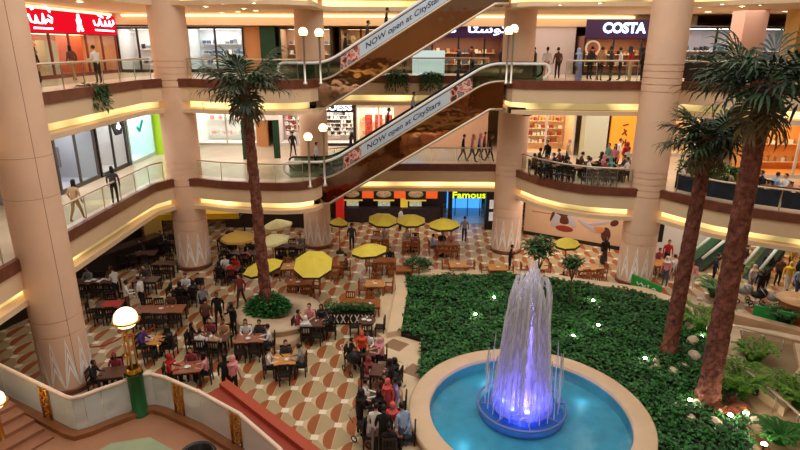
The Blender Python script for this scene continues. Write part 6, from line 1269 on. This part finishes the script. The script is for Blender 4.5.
for px, Y, top, low, hr, hc_, s_ in ((546, 33.8, 'black', 'black', 'short', None, 'in black between the bakery and the terrace tables'), (566, 34.6, 'beige', 'black', 'scarf', 'beige', 'in beige before the pale pillar'), (607, 33.2, 'teal', 'white', 'short', None, 'in teal before the orange board'), (616, 34.6, 'white', 'black', 'short', None, 'in white right of the orange board'), (623, 33.2, 'red', 'black', 'scarf', 'red', 'in red at the back of the cafe'), (613, 32.6, 'pink', 'black', 'long', None, 'in pink behind the railing near the right column'), (626, 31.9, 'white', 'grey', 'short', None, 'in white next to the right column')):
    standY(px, Y, F1, face(math.sin(px*3), -0.6), 'stand', top, low, 'cafe guest standing '+s_, hr, hc_)
# upper gallery
standY(37, 27.5, F2, face(0.3, 1), 'robe stand', 'black', 'black', 'woman in black at the left end of the red sign shop', 'scarf'); standY(75, 30.0, F2, face(-0.8, 0.5), 'walk', 'brown', 'tan', 'person in brown before the red sign shop', 'long'); standY(99, 27.9, F2, face(-1, 0.4), 'stand tray', 'white', 'black', 'man in white shirt and black trousers before the red sign shop')
for px, Y, top, low, hr, hc_, s_, ps in ((577, 30.9, 'lightblue', 'lilac', 'scarf', 'lightblue', 'woman in a light blue robe by the upper railing', 'robe stand'), (598, 31.8, 'tan', 'black', 'short', None, 'man in tan below the round logo', 'stand'), (609, 31.3, 'charcoal', 'black', 'short', None, 'man in charcoal left of the one in red on the upper gallery', 'stand'), (628, 31.0, 'red', 'beige', 'scarf', 'charcoal', 'woman in red under the big white letters', 'stand'), (640, 31.2, 'black', 'black', 'scarf', None, 'woman in black under the last white letter', 'stand'), (618, 32.4, 'white', 'black', 'short', None, 'man in white behind the woman in red', 'stand'), (500, 36.2, 'black', 'black', 'scarf', None, 'woman in black beside the Arabic coffee sign', 'robe stand'), (533, 35.6, 'black', 'black', 'short', None, 'man in black right of the upper back column', 'stand talk'), (458, 37.0, 'navy', 'black', 'short', None, 'man in navy before the coffee counter', 'stand'), (471, 37.5, 'brown', 'black', 'short', None, 'man in brown before the coffee counter', 'stand'), (545, 34.2, 'white', 'tan', 'short', None, 'man in white before the pale wall', 'stand'), (556, 33.5, 'brown', 'black', 'short', None, 'man in brown before the pale wall', 'stand'), (588, 32.8, 'charcoal', 'black', 'short', None, 'man in charcoal behind the light blue robe', 'stand')):
    standY(px, Y, F2, face(math.sin(px*2), 0.6), ps, top, low, s_, hr, hc_)
# riders of the escalators
def rider(px, lvl, top, low, label, hair='short', hc_=None, y=32.0):
    x = XY(px, y, lvl+2).x
    for _ in range(3): z = lvl+max(0, min(5.4, (x+4.0)/8.7*5.4)); x = XY(px, y, z+1.2).x
    person(label, (x, y, z+0.03), face(1, 0), 'stand', top, low, hair, hc_)
rider(350, F1, 'black', 'black', 'woman in black, lowest rider of the lower escalator', 'scarf'); rider(387, F1, 'charcoal', 'black', 'rider in charcoal in the middle of the lower escalator'); rider(412, F1, 'grey', 'black', 'rider in grey, third up the lower escalator'); rider(457, F1, 'black', 'black', 'rider in black near the head of the lower escalator', 'scarf')
rider(344, F2, 'black', 'charcoal', 'rider in black near the foot of the upper escalator'); rider(385, F2, 'black', 'black', 'upper rider in black of the upper escalator'); rider(366, F2, 'charcoal', 'black', 'lower rider in charcoal of the upper escalator')
# ------------------------------------------------------------------ groups of repeats
GROUPS = {'dining_chair': 'dark chairs of the food hall', 'teak_armchair': 'teak armchairs around the umbrellas', 'cafe_armchair': 'black armchairs of the gallery cafes', 'dining_table': 'tables of the food hall and cafes', 'person': 'people in the mall', 'patio_umbrella': 'umbrellas of the food hall', 'plate': 'white plates on the tables', 'cup': 'white cups on the tables', 'paper_sheet': 'papers strewn on the long table', 'pram': 'prams', 'garden_lamp': 'small lamps in the garden', 'globe_lamp': 'glowing globe lamps', 'fern': 'ferns right of the garden', 'boulder': 'pale boulders right of the garden', 'hanging_plant': 'trailing plants on the upper gallery edge', 'escalator': 'escalators of the mall', 'gallery_railing': 'railings of the galleries', 'shop_front': 'shop fronts of the mall', 'young_tree': 'small trees behind the plume', 'palm_tree': 'palms of the atrium', 'booth_sofa': 'booth sofas under the left gallery', 'green_sign': 'green signs', 'box_hedge': 'hedges behind the gallery railings', 'lit_poster': 'glowing posters'}
for o in list(bpy.context.scene.objects):
    if o.parent is None and 'group' not in o and 'category' in o:
        g = GROUPS.get(o.name.split('.')[0])
        if g: o['group'] = g
